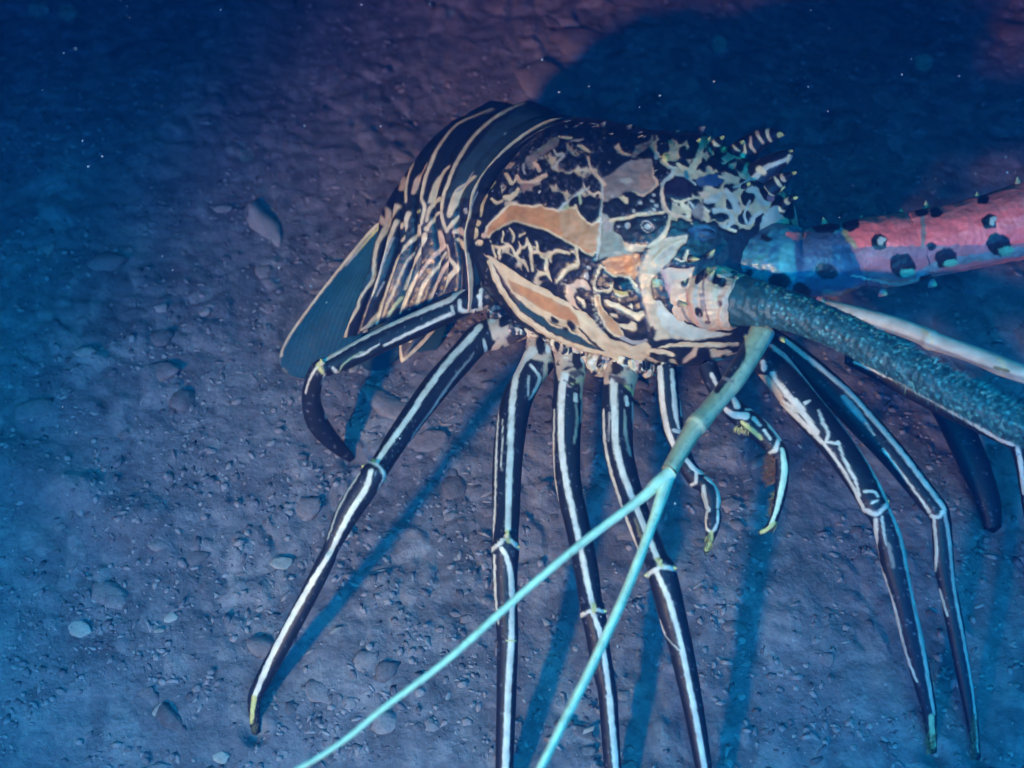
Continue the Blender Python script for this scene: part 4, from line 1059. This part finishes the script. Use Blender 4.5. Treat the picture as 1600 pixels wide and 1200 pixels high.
# brush of brown bristles on that mouth limb
def bristle_pad(name, centre, rx, ry, z, n, length, col, parent, dirn=(-0.5, 0.6), seed=1, w=0.7):
    g = np.random.RandomState(seed)
    V, Q, C = [], [], []
    for i in range(n):
        a, r = g.rand() * 6.283, math.sqrt(g.rand())
        x, y = centre[0] + rx * r * math.cos(a), centre[1] + ry * r * math.sin(a)
        z0 = z + g.uniform(-5, 5)
        d = np.array([dirn[0] + g.normal() * 0.35, dirn[1] + g.normal() * 0.35, g.normal() * 0.5]); d /= np.linalg.norm(d)
        l = length * g.uniform(0.5, 1.2)
        e = np.array([x, y, z0]) + d * l
        px = np.array([x - w, x + w, e[0] + 0.15, e[0] - 0.15, x, e[0]]); py = np.array([y, y, e[1], e[1], y + w, e[1]]); pz = np.array([z0, z0, e[2], e[2], z0 + 1.5 * w, e[2] + 0.2])
        k = len(V) * 6
        V.append(plan(px, py, pz)); Q += [(k, k + 1, k + 2, k + 3), (k, k + 4, k + 5, k + 3), (k + 4, k + 1, k + 2, k + 5)]
        C.append(np.tile(np.array(col) * g.uniform(0.6, 1.5), (6, 1)))
    o = link(name, mesh_np(name, np.vstack(V), np.array(Q), np.vstack(C)), M_FEELER, parent)
    o['kind'] = 'stuff'
    return o
bristle_pad('bristles', (1208, 732), 9, 24, 184, 420, 17, PIG['N'], lobster, (-0.9, 0.3), 3)
bristle_pad('bristles', (1212, 795), 5, 30, 186, 240, 13, (0.16, 0.12, 0.03), lobster, (-0.8, 0.5), 4)
bristle_pad('bristles', (1170, 668), 22, 6, 172, 160, 9, (0.42, 0.33, 0.12), lobster, (-0.4, 0.9), 5)
bristle_pad('bristles', (1108, 845), 5, 14, 188, 130, 11, (0.22, 0.20, 0.06), lobster, (-0.5, 0.8), 6)

bristle_pad('bristles', (1456, 1135), 7, 42, ground_z(1456, 1150) + 8, 300, 12, (0.10, 0.13, 0.05), lobster, (-0.6, 0.5), 7)
bristle_pad('bristles', (1524, 1150), 5, 36, ground_z(1524, 1165) + 8, 180, 10, (0.08, 0.10, 0.06), lobster, (-0.6, 0.5), 8)
bristle_pad('bristles', (399, 1120), 6, 24, ground_z(399, 1130) + 8, 160, 8, (0.14, 0.12, 0.05), lobster, (-0.5, 0.6), 9)

# --- near big feeler: stout jointed base, then a bristly whip that runs off the right edge
pp = Paint(1020, 360, 1260, 560, 'P', 0.8, 33)
pp.poly([(1085,440),(1088,426),(1100,418),(1108,422),(1118,428),(1126,436),(1118,447),(1109,440),(1106,434),(1096,438),(1088,448)], 'D').dot(1107,423,3,6,'Y')
pp.line([(1078,420),(1072,450),(1078,480),(1092,508)], 3, 'p').line([(1088,448),(1086,470),(1094,500),(1104,512)], 7, 'K').line([(1118,446),(1118,470),(1130,495)], 5, 'C')
pp.line([(1104,418),(1099,440),(1100,470),(1108,505)], [2,3,3,3], (0.16,0.09,0.09)).line([(1062,470),(1070,492),(1086,512)], [3,5,4], 'G').dot(1092,488,6,9,'D',-0.4).dot(1070,440,6,10,'D',0.3).dot(1070,438,2.5,4,'y').line([(1146,436),(1143,455),(1146,480),(1158,505)], 2, (0.2,0.12,0.11)).line([(1112,430),(1110,460),(1116,500)], 2, 'C')
pp.dot(1125,474,5,5,(0.10,0.06,0.05)).dot(1106,504,5,3,(0.10,0.06,0.05)).line([(1095,460),(1098,485)], 5, 'G').dot(1128,441,8,8,'D')
pp.line([(1128,432),(1160,424),(1180,428),(1202,436)], [5,10,10,5], 'K').line([(1142,455),(1150,478),(1170,500),(1192,512)], [4,5,4,3], 'C').line([(1150,504),(1170,510),(1192,512)], 6, 'C')
for k in range(40):
    x = 1085 + fr.random() * 60; y = 440 + fr.random() * 70
    pp.line([(x, y), (x + 3, y + fr.uniform(6, 14))], 1.0, (0.40,0.30,0.28))
tube_obj('feeler_base', [(1050,462,112,40),(1066,460,140,52),(1082,459,160,57),(1096,460,174,52),(1104,461,181,47),(1114,464,190,52),(1130,467,202,50),(1142,470,209,45),(1150,473,213,46),(1158,476,217,38)], pp, M_SHELL, lobster, step=1.2, around=150, radial=lambda t, ph, s_: 1 + 0.03 * perlin(s_ / 9 + 0 * ph, ph * 4 + 0 * s_, 91) + 0.025 * perlin(s_ / 22 + 0 * ph, ph * 9 + 0 * s_, 92))
fl = Paint(1100, 400, 1960, 940, (0.016, 0.065, 0.08), 1.5, 35)
g2 = random.Random(9)
for _ in range(1500):
    x = g2.uniform(1180, 1900); y = 480 + (x - 1190) * 0.46 + g2.uniform(-45, 45)
    fl.dot(x, y, g2.uniform(1, 3.2), g2.uniform(0.8, 2.2), g2.choice(((0.05,0.20,0.24),(0.10,0.34,0.36),(0.02,0.09,0.12),(0.006,0.02,0.03),(0.03,0.13,0.17))), g2.uniform(0, 3))
for k in range(60):
    x = 1190 + k * 4 + g2.uniform(-2, 2)
    fl.dot(x, 512 + (x - 1190) * 0.42 + g2.uniform(-8, 8), 2.0, 1.3, 'y'); fl.dot(x, 444 + (x - 1190) * 0.40 + g2.uniform(-6, 6), 1.6, 1.3, 'y')
WHIP = [(1140,466,208,43),(1180,474,232,36),(1240,488,265,31),(1320,520,308,29.5),(1400,562,350,29),(1480,606,392,28.5),(1560,648,432,28),(1640,688,470,27),(1760,742,525,24),(1900,800,590,20),(2050,860,650,14),(2200,915,700,5)]
def rings(t, ph, s):
    return 1 + 0.012 * np.sin(s * 0.52) + 0.035 * perlin(s / 11 + 0 * ph, ph * 3 + 0 * s, 95) + 0.02 * np.sin(ph * 9 + s * 0.2)
whip = tube_obj('feeler_whip', WHIP, fl, M_FEELER, lobster, step=1.6, around=120, radial=rings)
whip['label'] = 'thick bristly blue green feeler running off the right edge'
def whip_bristles(n):
    g = np.random.RandomState(12)
    P = resample(WHIP, 2.0)
    c = P[:, :3] * np.array([1, -1, 1]); t = np.gradient(c, axis=0); t /= np.linalg.norm(t, axis=1)[:, None]
    zz = np.array([0, 0, 1.0]); N = zz - t * (t @ zz)[:, None]; N /= np.linalg.norm(N, axis=1)[:, None]; S = np.cross(t, N)
    V, Q, C = [], [], []
    for i in range(n):
        u = 0.085 + 0.70 * g.rand(); u = min(0.99, round(u * 62) / 62 + g.normal() * 0.006); k = int(u * (len(P) - 1))
        ph = g.rand() * 6.283
        dr = math.cos(ph) * S[k] + math.sin(ph) * N[k]
        grow = np.clip((u - 0.08) / 0.22, 0.15, 1)
        b = c[k] + dr * P[k, 3] * 0.97
        d = dr * g.uniform(0.35, 0.9) + t[k] * g.uniform(0.5, 1.2) + g.normal(size=3) * 0.18; d /= np.linalg.norm(d)
        l = g.uniform(7, 19) * grow; w = g.uniform(0.5, 1.2) * (0.8 + 0.9 * grow * u)
        side = np.cross(d, dr); side /= np.linalg.norm(side) + 1e-9
        e = b + d * l
        pts = np.array([b - side * w, b + side * w, b + np.cross(side, d) * w, e])
        kk = len(V) * 4
        V.append(plan(pts[:, 0], -pts[:, 1], pts[:, 2])); Q += [(kk, kk + 1, kk + 3), (kk + 1, kk + 2, kk + 3), (kk + 2, kk, kk + 3)]
        col = np.array([(0.04,0.20,0.22),(0.10,0.36,0.36),(0.02,0.09,0.12),(0.34,0.62,0.55),(0.012,0.05,0.07)][g.choice(5, p=[0.26, 0.22, 0.18, 0.18, 0.16])])
        C.append(np.tile(col, (4, 1)))
    o = link('bristles', mesh_np('bristles', np.vstack(V), None, np.vstack(C), tris=np.array(Q), smooth=False), M_FEELER, whip)
    o['kind'] = 'stuff'
whip_bristles(4600)

# --- far big feeler: blue jointed root and pink spotted base running off to the right
rp = Paint(1110, 200, 1770, 520, 'E', 2.2, 37)
rp.poly([(1335,220),(1770,180),(1770,500),(1335,500)], 'r'); rp.poly([(1140,330),(1215,345),(1255,380),(1250,440),(1225,470),(1140,470)], (0.03,0.15,0.21)); 
for k in range(240):
    x, y = fr.uniform(1130, 1265), fr.uniform(345, 475)
    rp.dot(x, y, fr.uniform(2, 7), fr.uniform(2, 5), fr.choice(((0.03,0.17,0.22),(0.02,0.11,0.18),(0.04,0.22,0.24),(0.02,0.08,0.15),(0.06,0.16,0.20))), fr.uniform(0, 3))
rp.dot(1232,405,16,26,(0.06,0.25,0.28)); rp.poly([(1130,380),(1160,372),(1190,376),(1205,360),(1190,350),(1130,352)], (0.02,0.07,0.13)); rp.line([(1120,425),(1150,415),(1178,404)], [6,9,3], (0.1,0.14,0.16))
rp.poly([(1240,360),(1330,366),(1345,400),(1340,460),(1270,480),(1245,440)], 'b'); rp.poly([(1300,380),(1340,390),(1370,420),(1380,450),(1330,445),(1300,410)], (0.02,0.07,0.14))
rp.poly([(1320,350),(1345,345),(1420,350),(1500,340),(1600,322),(1760,290),(1760,380),(1600,380),(1500,386),(1440,384),(1380,388),(1330,386)], 'R')
rp.poly([(1345,340),(1420,335),(1500,318),(1600,280),(1760,240),(1760,275),(1600,306),(1500,332),(1420,348),(1345,348)], 'r')
rp.poly([(1330,386),(1440,384),(1600,380),(1760,372),(1760,470),(1600,400),(1540,415),(1460,430),(1400,440),(1350,430)], 'V')
rp.line([(1440,335),(1443,360),(1441,388)], [6,8,5], 'G'); rp.line([(1320,364),(1330,378),(1336,386)], [10,8,5], 'o'); rp.line([(1330,430),(1400,444),(1436,436)], [3,5,6], 'K')
rp.line([(1436,428),(1470,412),(1520,404),(1600,392),(1700,380)], [10,14,12,14,14], (0.10,0.20,0.25)); rp.line([(1290,458),(1330,462),(1380,448)], [10,12,5], (0.10,0.22,0.22))
rp.line([(1232,366),(1246,370),(1258,364)], [8,13,4], 'R')
for (x, y, rx, ry, rt) in [(1373,378,13,14,0),(1410,415,21,19,0.5),(1478,403,18,15,-0.4),(1456,385,7,6,0),(1546,346,12,12,0),(1560,382,20,17,0.5),(1291,424,18,12,0.3),(1290,352,22,13,0),(1330,350,14,12,0),(1463,332,10,8,0),(1440,330,12,8,0),(1536,312,10,8,0),(1218,440,18,14,0),(1252,455,16,13,0.5),(1196,372,9,5,0.6),(1170,428,6,8,0.3),(1449,438,12,9,0),(1330,460,14,9,0),(1352,456,12,8,0),(1636,352,15,13,0)]:
    rp.dot(x, y, rx, ry, 'D', rt, 3)
for (x, y) in [(1378,374),(1552,343)]:
    rp.dot(x, y, 6, 4, 'K'); rp.dot(x - 2, y + 5, 4, 5, 'K')
for (x, y, rx, ry) in [(1418,427,12,7),(1485,412,11,6),(1573,392,13,7)]:
    rp.dot(x, y, rx, ry, (0.06,0.34,0.26), -0.2)
tube_obj('feeler_base', [(1120,412,110,24),(1142,410,128,40),(1168,408,140,52),(1205,408,152,60),(1235,412,156,61),(1252,414,156,52),(1270,410,154,54),(1310,404,150,56),(1332,398,148,52),(1350,394,146,54),(1400,390,142,57),(1432,384,140,54),(1446,380,139,54),(1500,370,136,54),(1560,355,132,56),(1620,340,128,60),(1700,322,124,58),(1770,308,120,50),(1810,301,118,34),(1900,288,112,27),(2100,268,100,21),(2350,262,84,13),(2600,275,66,4)], rp, M_SHELL, lobster, step=1.5, around=170, radial=lambda t, ph, s_: 1 + 0.03 * perlin(s_ / 26 + 0 * ph, ph * 3 + 0 * s_, 93) + 0.015 * perlin(s_ / 8 + 0 * ph, ph * 8 + 0 * s_, 94))['label'] = 'pink and blue feeler base with black eye spots at the right edge'

# --- the two small forked feelers
sp = Paint(1010, 490, 1220, 780, (0.30, 0.29, 0.18), 0.7, 41)
sp.line([(1150,535),(1150,560),(1120,610)], [28,26,10], 'D').line([(1200,520),(1165,580),(1130,630),(1095,665),(1068,705),(1046,738)], [10,14,12,10,10,8], (0.40,0.39,0.26)).line([(1210,520),(1180,590),(1140,640),(1105,672)], [8,8,6,4], 'e')
sp.line([(1072,656),(1085,654),(1098,666),(1100,676)], [6,6,7,6], 'C').line([(1030,742),(1044,734),(1056,744)], 5, 'C').line([(1128,590),(1145,596)], 5, 'G')
for k in range(60):
    t = k / 60; sp.dot(1195 - 145 * t + g2.uniform(-10, 10), 520 + 215 * t + g2.uniform(-8, 8), g2.uniform(0.7, 1.8), 1, (0.14,0.17,0.16))
forked = tube_obj('small_feeler', [(1192,516,225,20),(1172,552,250,18.5),(1146,594,278,17.5),(1132,612,290,16),(1105,645,315,15.5),(1090,662,328,17.5),(1080,676,337,15),(1060,710,358,13.5),(1046,736,374,13)], sp, M_FEELER, lobster, step=1.4, around=56)
lp = Paint(360, 700, 1100, 1320, 'L', 0.5, 43)
def annuli(t, ph, s):
    return 1 + 0.012 * np.sin(s * 1.1) + 0.05 * perlin(s / 40 + 0 * ph, 0 * ph + 0 * s, 96)
for k in range(420):
    lp.dot(g2.uniform(400, 1060), g2.uniform(730, 1240), g2.uniform(1, 5), g2.uniform(1, 3), (0.36, 0.46, 0.30), g2.uniform(0, 3))
tube_obj('feeler_thread', [(1048,738,376,11.4),(1025,757,388,10.4),(1000,780,402,7.8),(900,856,452,6.6),(800,941,502,6.2),(700,1030,552,5.7),(600,1106,598,4.9),(540,1155,626,4.5),(472,1198,656,3.7),(380,1240,690,2.5)], lp, M_FEELER, forked, step=1.2, around=28, radial=annuli)
tube_obj('feeler_thread', [(1046,740,374,10.4),(1036,770,392,9.5),(1018,822,420,7.8),(980,920,470,7.5),(930,1030,520,7.4),(880,1130,566,7.1),(845,1200,600,6.6),(800,1290,640,4.9)], lp, M_FEELER, forked, step=1.2, around=28, radial=annuli)
sq = Paint(1200, 460, 1800, 700, (0.46, 0.44, 0.38), 0.7, 45)
sq.line([(1440,515),(1456,530),(1452,545)], 5, 'C').line([(1560,560),(1572,576),(1566,592)], 6, 'C').line([(1330,500),(1420,528),(1530,570),(1600,592)], 5, 'g').line([(1555,574),(1575,580)], 5, (0.1,0.12,0.04))
tube_obj('small_feeler', [(1235,470,60,11),(1290,480,80,12),(1340,492,98,13),(1400,509,120,14),(1440,524,136,14.5),(1454,531,142,17),(1468,536,148,14.5),(1520,554,170,14),(1562,571,188,15.5),(1575,576,194,15),(1640,600,220,13),(1720,632,250,11),(1820,668,290,8),(1950,715,330,3)], sq, M_FEELER, lobster, step=1.8, around=40)

# --- horns over the eyes, eyes, spines
hp = Paint(1100, 180, 1270, 330, 'D', 0.6, 47)
hp.line([(1180,198),(1184,211),(1192,223)], [4,6,4], 'P').line([(1200,198),(1199,210),(1204,220)], [6,5,4], 'C').line([(1173,214),(1173,228),(1180,237)], [3,5,4], 'P').line([(1163,222),(1164,238),(1158,246)], [2,5,8], 'C').dot(1219,211,5,5,'Y')
tube_obj('horn', [(1118,292,96,30),(1140,262,98,27),(1162,238,98,22),(1184,220,96,17),(1204,211,94,12),(1217,209,92,7),(1226,210,91,2)], hp, M_SHELL, lobster, step=1.4, around=48)
hq = Paint(1120, 210, 1280, 340, 'D', 0.6, 48)
hq.line([(1170,288),(1184,272),(1196,262),(1214,255),(1236,246)], [10,9,8,6,7], 'K').line([(1186,264),(1194,270)], [10,8], 'C').line([(1233,244),(1231,255)], [6,3], 'C').dot(1236,233,4,5,'Y').line([(1206,282),(1218,276)], [7,9], 'P')
tube_obj('horn', [(1150,316,122,32),(1172,290,128,28),(1194,268,132,22),(1214,253,134,16),(1230,243,134,10),(1239,236,134,3)], hq, M_SHELL, lobster, step=1.4, around=48)
def banded(path, seed):
    xs = [p[0] for p in path]; ys = [p[1] for p in path]
    pt = Paint(min(xs) - 30, min(ys) - 30, max(xs) + 30, max(ys) + 30, 'D', 1.0, seed)
    g = random.Random(seed)
    P = resample(path, 1.0)
    for f in (0.16, 0.40, 0.62, 0.80):
        k = int((f + g.uniform(-0.05, 0.05)) * (len(P) - 3)) + 1
        dx, dy = P[k + 1, 0] - P[k - 1, 0], P[k + 1, 1] - P[k - 1, 1]
        n_ = math.hypot(dx, dy); r = P[k, 3] + 2
        ax, ay = -dy / n_ * r, dx / n_ * r
        bow = g.uniform(2, 6)
        pt.line([(P[k, 0] - ax, P[k, 1] - ay), (P[k, 0] - dx / n_ * bow, P[k, 1] - dy / n_ * bow), (P[k, 0] + ax, P[k, 1] + ay)], [3, g.uniform(4, 7), 2.5], g.choice(('C', 'C', 'P', 'c')))
    pt.dot(P[-1, 0], P[-1, 1], 6, 6, 'Y')
    return pt
for i_, path_ in enumerate([[(1066,282,128,17),(1074,254,134,13),(1084,232,136,8),(1094,217,136,2)], [(1096,276,128,19),(1106,246,132,14),(1119,224,132,8),(1131,213,131,2)],
                            [(1126,286,118,20),(1138,254,120,15),(1150,232,120,9),(1162,220,119,2)], [(1182,318,136,20),(1204,294,142,15),(1224,278,142,8),(1244,269,141,2)],
                            [(1192,356,140,17),(1214,330,144,12),(1231,314,144,6),(1246,308,143,2)], [(1130,330,160,17),(1146,308,168,12),(1160,294,170,7),(1172,286,170,2)], [(1098,328,178,14),(1112,312,186,9),(1124,302,188,2)]]):
    tube_obj('horn', path_, banded(path_, 301 + i_), M_SHELL, lobster, step=1.3, around=44)
def ball(name, px, py, z, r, mat, parent, col, seg=32, stretch=(1, 1, 1)):
    th, ph = np.meshgrid(np.linspace(0.001, math.pi - 0.001, seg), np.linspace(0, 2 * math.pi, seg * 2, endpoint=False), indexing='ij')
    X = px + r * stretch[0] * np.sin(th) * np.cos(ph); Y = py + r * stretch[1] * np.sin(th) * np.sin(ph); Z = z + r * stretch[2] * np.cos(th)
    W = plan(X.ravel(), Y.ravel(), Z.ravel())
    return link(name, mesh_np(name, W, grid_quads(seg, seg * 2, True), np.tile(col, (len(W), 1))), mat, parent)
M_EYE = shell_material('lobster_eye', 0.16, 0.6, 0.00002)
ball('eye', 1063, 297, 178, 21, M_EYE, lobster, (0.012, 0.007, 0.022))
tube_obj('eye_socket', [(1080,368,186,10),(1092,366,198,15),(1106,366,202,13),(1122,370,200,8)], Paint(1050,330,1150,400,(0.010,0.030,0.055),0.5,2).line([(1077,358),(1080,372)], 5, 'y').line([(1092,362),(1106,364)], 5, (0.03,0.07,0.14)), M_FEELER, lobster, step=1.5, around=32)

def cone(name, px, py, z, dx, dy, dz, r, col, tip, parent):
    """curved thorn from a base point towards a tip"""
    n, m = 9, 14
    d = np.array([dx, -dy, dz], float); L_ = np.linalg.norm(d); d /= L_
    up = np.array([0, 0, 1.0]) if abs(d[2]) < 0.9 else np.array([1.0, 0, 0])
    a = np.cross(d, up); a /= np.linalg.norm(a); b = np.cross(d, a)
    V, C = [], []
    for i in range(n):
        t = i / (n - 1)
        rr = r * (1 - t) ** 0.8 + 0.25
        c = np.array([px, -py, z]) + d * L_ * t + np.array([0.10, 0.06, 0]) * L_ * t * t
        for j in range(m):
            w = 2 * math.pi * j / m
            V.append(c + rr * (math.cos(w) * a + math.sin(w) * b))
            C.append(np.array(col) * (1 - np.clip(t * 2 - 0.4, 0, 1)) + np.array(tip) * np.clip(t * 2 - 0.4, 0, 1))
    V = np.array(V)
    return link(name, mesh_np(name, plan(V[:, 0], -V[:, 1], V[:, 2]), grid_quads(n, m, True), np.array(C)), M_SHELL, parent)
# spines: (across, down, nearness, reach across, reach down, reach nearer, radius)
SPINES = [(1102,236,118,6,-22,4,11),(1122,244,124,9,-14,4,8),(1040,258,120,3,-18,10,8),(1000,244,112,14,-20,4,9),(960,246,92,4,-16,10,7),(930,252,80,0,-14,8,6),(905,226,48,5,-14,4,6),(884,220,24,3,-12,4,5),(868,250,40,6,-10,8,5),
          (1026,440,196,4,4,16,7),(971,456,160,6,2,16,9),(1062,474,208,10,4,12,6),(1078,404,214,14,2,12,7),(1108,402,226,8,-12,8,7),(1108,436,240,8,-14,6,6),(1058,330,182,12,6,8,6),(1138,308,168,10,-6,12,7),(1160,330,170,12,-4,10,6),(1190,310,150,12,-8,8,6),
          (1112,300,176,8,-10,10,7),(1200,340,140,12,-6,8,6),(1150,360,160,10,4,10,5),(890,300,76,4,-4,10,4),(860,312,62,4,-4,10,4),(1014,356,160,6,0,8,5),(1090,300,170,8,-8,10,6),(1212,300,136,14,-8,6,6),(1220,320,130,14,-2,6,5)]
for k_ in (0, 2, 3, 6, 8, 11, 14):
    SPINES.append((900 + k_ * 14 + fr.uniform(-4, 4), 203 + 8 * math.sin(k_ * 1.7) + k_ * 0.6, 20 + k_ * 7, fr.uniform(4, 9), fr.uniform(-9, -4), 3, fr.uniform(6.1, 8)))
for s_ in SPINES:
    cone('spine', s_[0], s_[1], s_[2], s_[3], s_[4], s_[5], s_[6], PIG['D'] if s_[6] > 6 else PIG['G'], PIG['G'] if s_[1] < 215 else (0.36, 0.34, 0.16), lobster)  # topmost spines get dark tips, their shade put into the colour
_S = np.array(spline(ST, 26))
g5 = random.Random(17)
for _ in range(70):
    k_ = g5.randrange(30, 235); th_ = g5.uniform(0.2, 2.25)
    T_, B_, zc, b_ = _S[k_, 0:2], _S[k_, 2:4], _S[k_, 4], _S[k_, 5]
    sx_ = math.sin(th_) ** 0.88
    cx, cy = (T_ + B_) / 2 + (T_ - B_) / 2 * math.cos(th_)
    n_ = np.array([(T_ - B_)[0] / 2 * math.cos(th_) - SI * b_ * sx_, (T_ - B_)[1] / 2 * math.cos(th_), CO * b_ * sx_]); n_ /= np.linalg.norm(n_)
    l_ = g5.uniform(5, 9)
    if cp.at(np.array([cx - SI * b_ * sx_]), np.array([cy])).mean() > 0.1:
        continue
    pale = g5.random() < 0.4
    cone('spine', cx - SI * b_ * sx_, cy, zc + CO * b_ * sx_ - 1, (n_[0] * 0.5 + 0.8) * l_, n_[1] * 0.5 * l_, n_[2] * 0.6 * l_, g5.uniform(2.4, 4.2), PIG['G'] if pale else PIG['d'], PIG['c'] if pale else PIG['G'], lobster)
for (x, y, z_, dx, dy) in [(1348,352,96,-6,-24),(1410,340,98,-6,-22),(1448,326,100,-4,-20),(1528,312,104,-4,-20),(1592,290,104,-6,-22),(1455,438,98,12,6),(1378,452,96,12,6),(1190,414,132,6,-10),(1290,352,100,-8,-20),(1280,462,90,12,10)]:
    cone('spine', x, y + 4, z_ + 30, dx * 0.7, dy * 0.8, 4, 9, PIG['V'], (0.34, 0.34, 0.2), lobster)
# joint thorns on the legs
for (x, y, z_, dx, dy) in [(568,730,160,-9,-2),(600,748,168,8,4),(773,854,198,-9,2),(808,854,200,9,1),(910,960,212,-8,1),(944,955,214,8,0),(1010,898,244,-9,2),(1054,888,246,9,0),(589,722,166,3,-8),(793,838,206,2,-7),(1032,880,252,3,-6),(502,568,74,-4,-7),(1386,786,222,6,-4),(1474,796,186,6,-4)]:
    cone('spine', x - dx * 0.3, y, z_ - 4, dx * 0.75, dy, 4, 5.5, PIG['c'], PIG['Y'], lobster)
for (x, y) in [(1166,524),(1192,525),(1222,528)]:
    cone('spine', x, y, 240, 3, 8, 8, 6, PIG['D'], PIG['Y'], lobster)

# ------------------------------------------------------------------ drifting specks in the water
def specks():
    g = np.random.RandomState(31)
    m = stone_mesh('tmp', 700, 1, 0.3, 0.9)
    co = np.empty(len(m.vertices) * 3); m.vertices.foreach_get('co', co); co = co.reshape(-1, 3)
    f = np.array([p.vertices[:] for p in m.polygons]); bpy.data.meshes.remove(m)
    V, F = [], []
    spots = [(1443,98,1250,2.6),(1123,70,1200,2.4),(385,244,1150,2.2),(80,395,1250,1.8),(60,15,1300,2.6),(105,20,1250,2.2),(1230,180,1200,1.5),(1116,127,100,2.4),(847,93,100,2.2),(874,144,60,2.2),(436,418,60,2.4),(595,197,0,1.8),(614,257,0,1.6),(118,76,500,1.6),(345,15,100,1.5),(565,7,100,1.8),
             (270,422,60,1.6),(254,400,60,1.4),(160,244,200,2.4),(138,260,200,2.2),(119,676,260,1.5),(348,742,160,1.6),(625,685,180,1.8),(730,510,120,1.3),(1240,1000,260,1.6),(1283,995,240,1.5),(1340,770,200,1.5),(1590,710,220,2.6)]
    for _ in range(40):
        spots.append((g.uniform(-100, 1700), g.uniform(-60, 1260), g.uniform(800, 1450), 0.7 + 0.9 * g.rand() ** 2))
    for _ in range(230):
        spots.append((g.uniform(-100, 1700), g.uniform(-60, 1260), g.uniform(-40, 420), 0.6 + 1.5 * g.rand() ** 2.5))
    for i, (x, y, z, r) in enumerate(spots):
        q = co * r * np.array([1, 1, 1]) * g.uniform(0.8, 1.2, 3)
        V.append(plan(x + q[:, 0], y + q[:, 1], z + q[:, 2])); F.append(f + i * len(co))
    return mesh_np('floating_specks', np.vstack(V), None, tris=np.vstack(F))
m_sp, nt, b = mat_new('drifting_particle')
b.inputs['Base Color'].default_value = (0.42, 0.52, 0.55, 1); b.inputs['Roughness'].default_value = 0.9
b.inputs['Alpha'].default_value = 0.55
tag(link('floating_specks', specks(), m_sp), 'pale specks drifting in the water around the lobster', kind='stuff')

# ------------------------------------------------------------------ sea water between the camera and everything
m_w, nt, b = mat_new('sea_water')
nt.nodes.remove(b)
vol = nt.nodes.new('ShaderNodeVolumePrincipled')
vol.inputs['Color'].default_value = (0.002, 0.020, 0.07, 1)
vol.inputs['Absorption Color'].default_value = (0.50, 0.004, 0.20, 1)
vol.inputs['Density'].default_value = 1.2
vol.inputs['Anisotropy'].default_value = 0.2
nt.links.new(vol.outputs[0], nt.nodes['Material Output'].inputs['Volume'])
a, zb, zt = 3.4, -1.02, 0.95
hv = [(-a,-a,zb),(a,-a,zb),(a,a,zb),(-a,a,zb),(-a,-a,zt),(a,-a,zt),(a,a,zt),(-a,a,zt)]
hq_ = [(0,3,2,1),(4,5,6,7),(0,1,5,4),(1,2,6,5),(2,3,7,6),(3,0,4,7)]
haze = link('haze', mesh_np('haze', np.array(hv), np.array(hq_), smooth=False), m_w)
tag(haze, 'blue sea water filling the whole scene', kind='stuff')
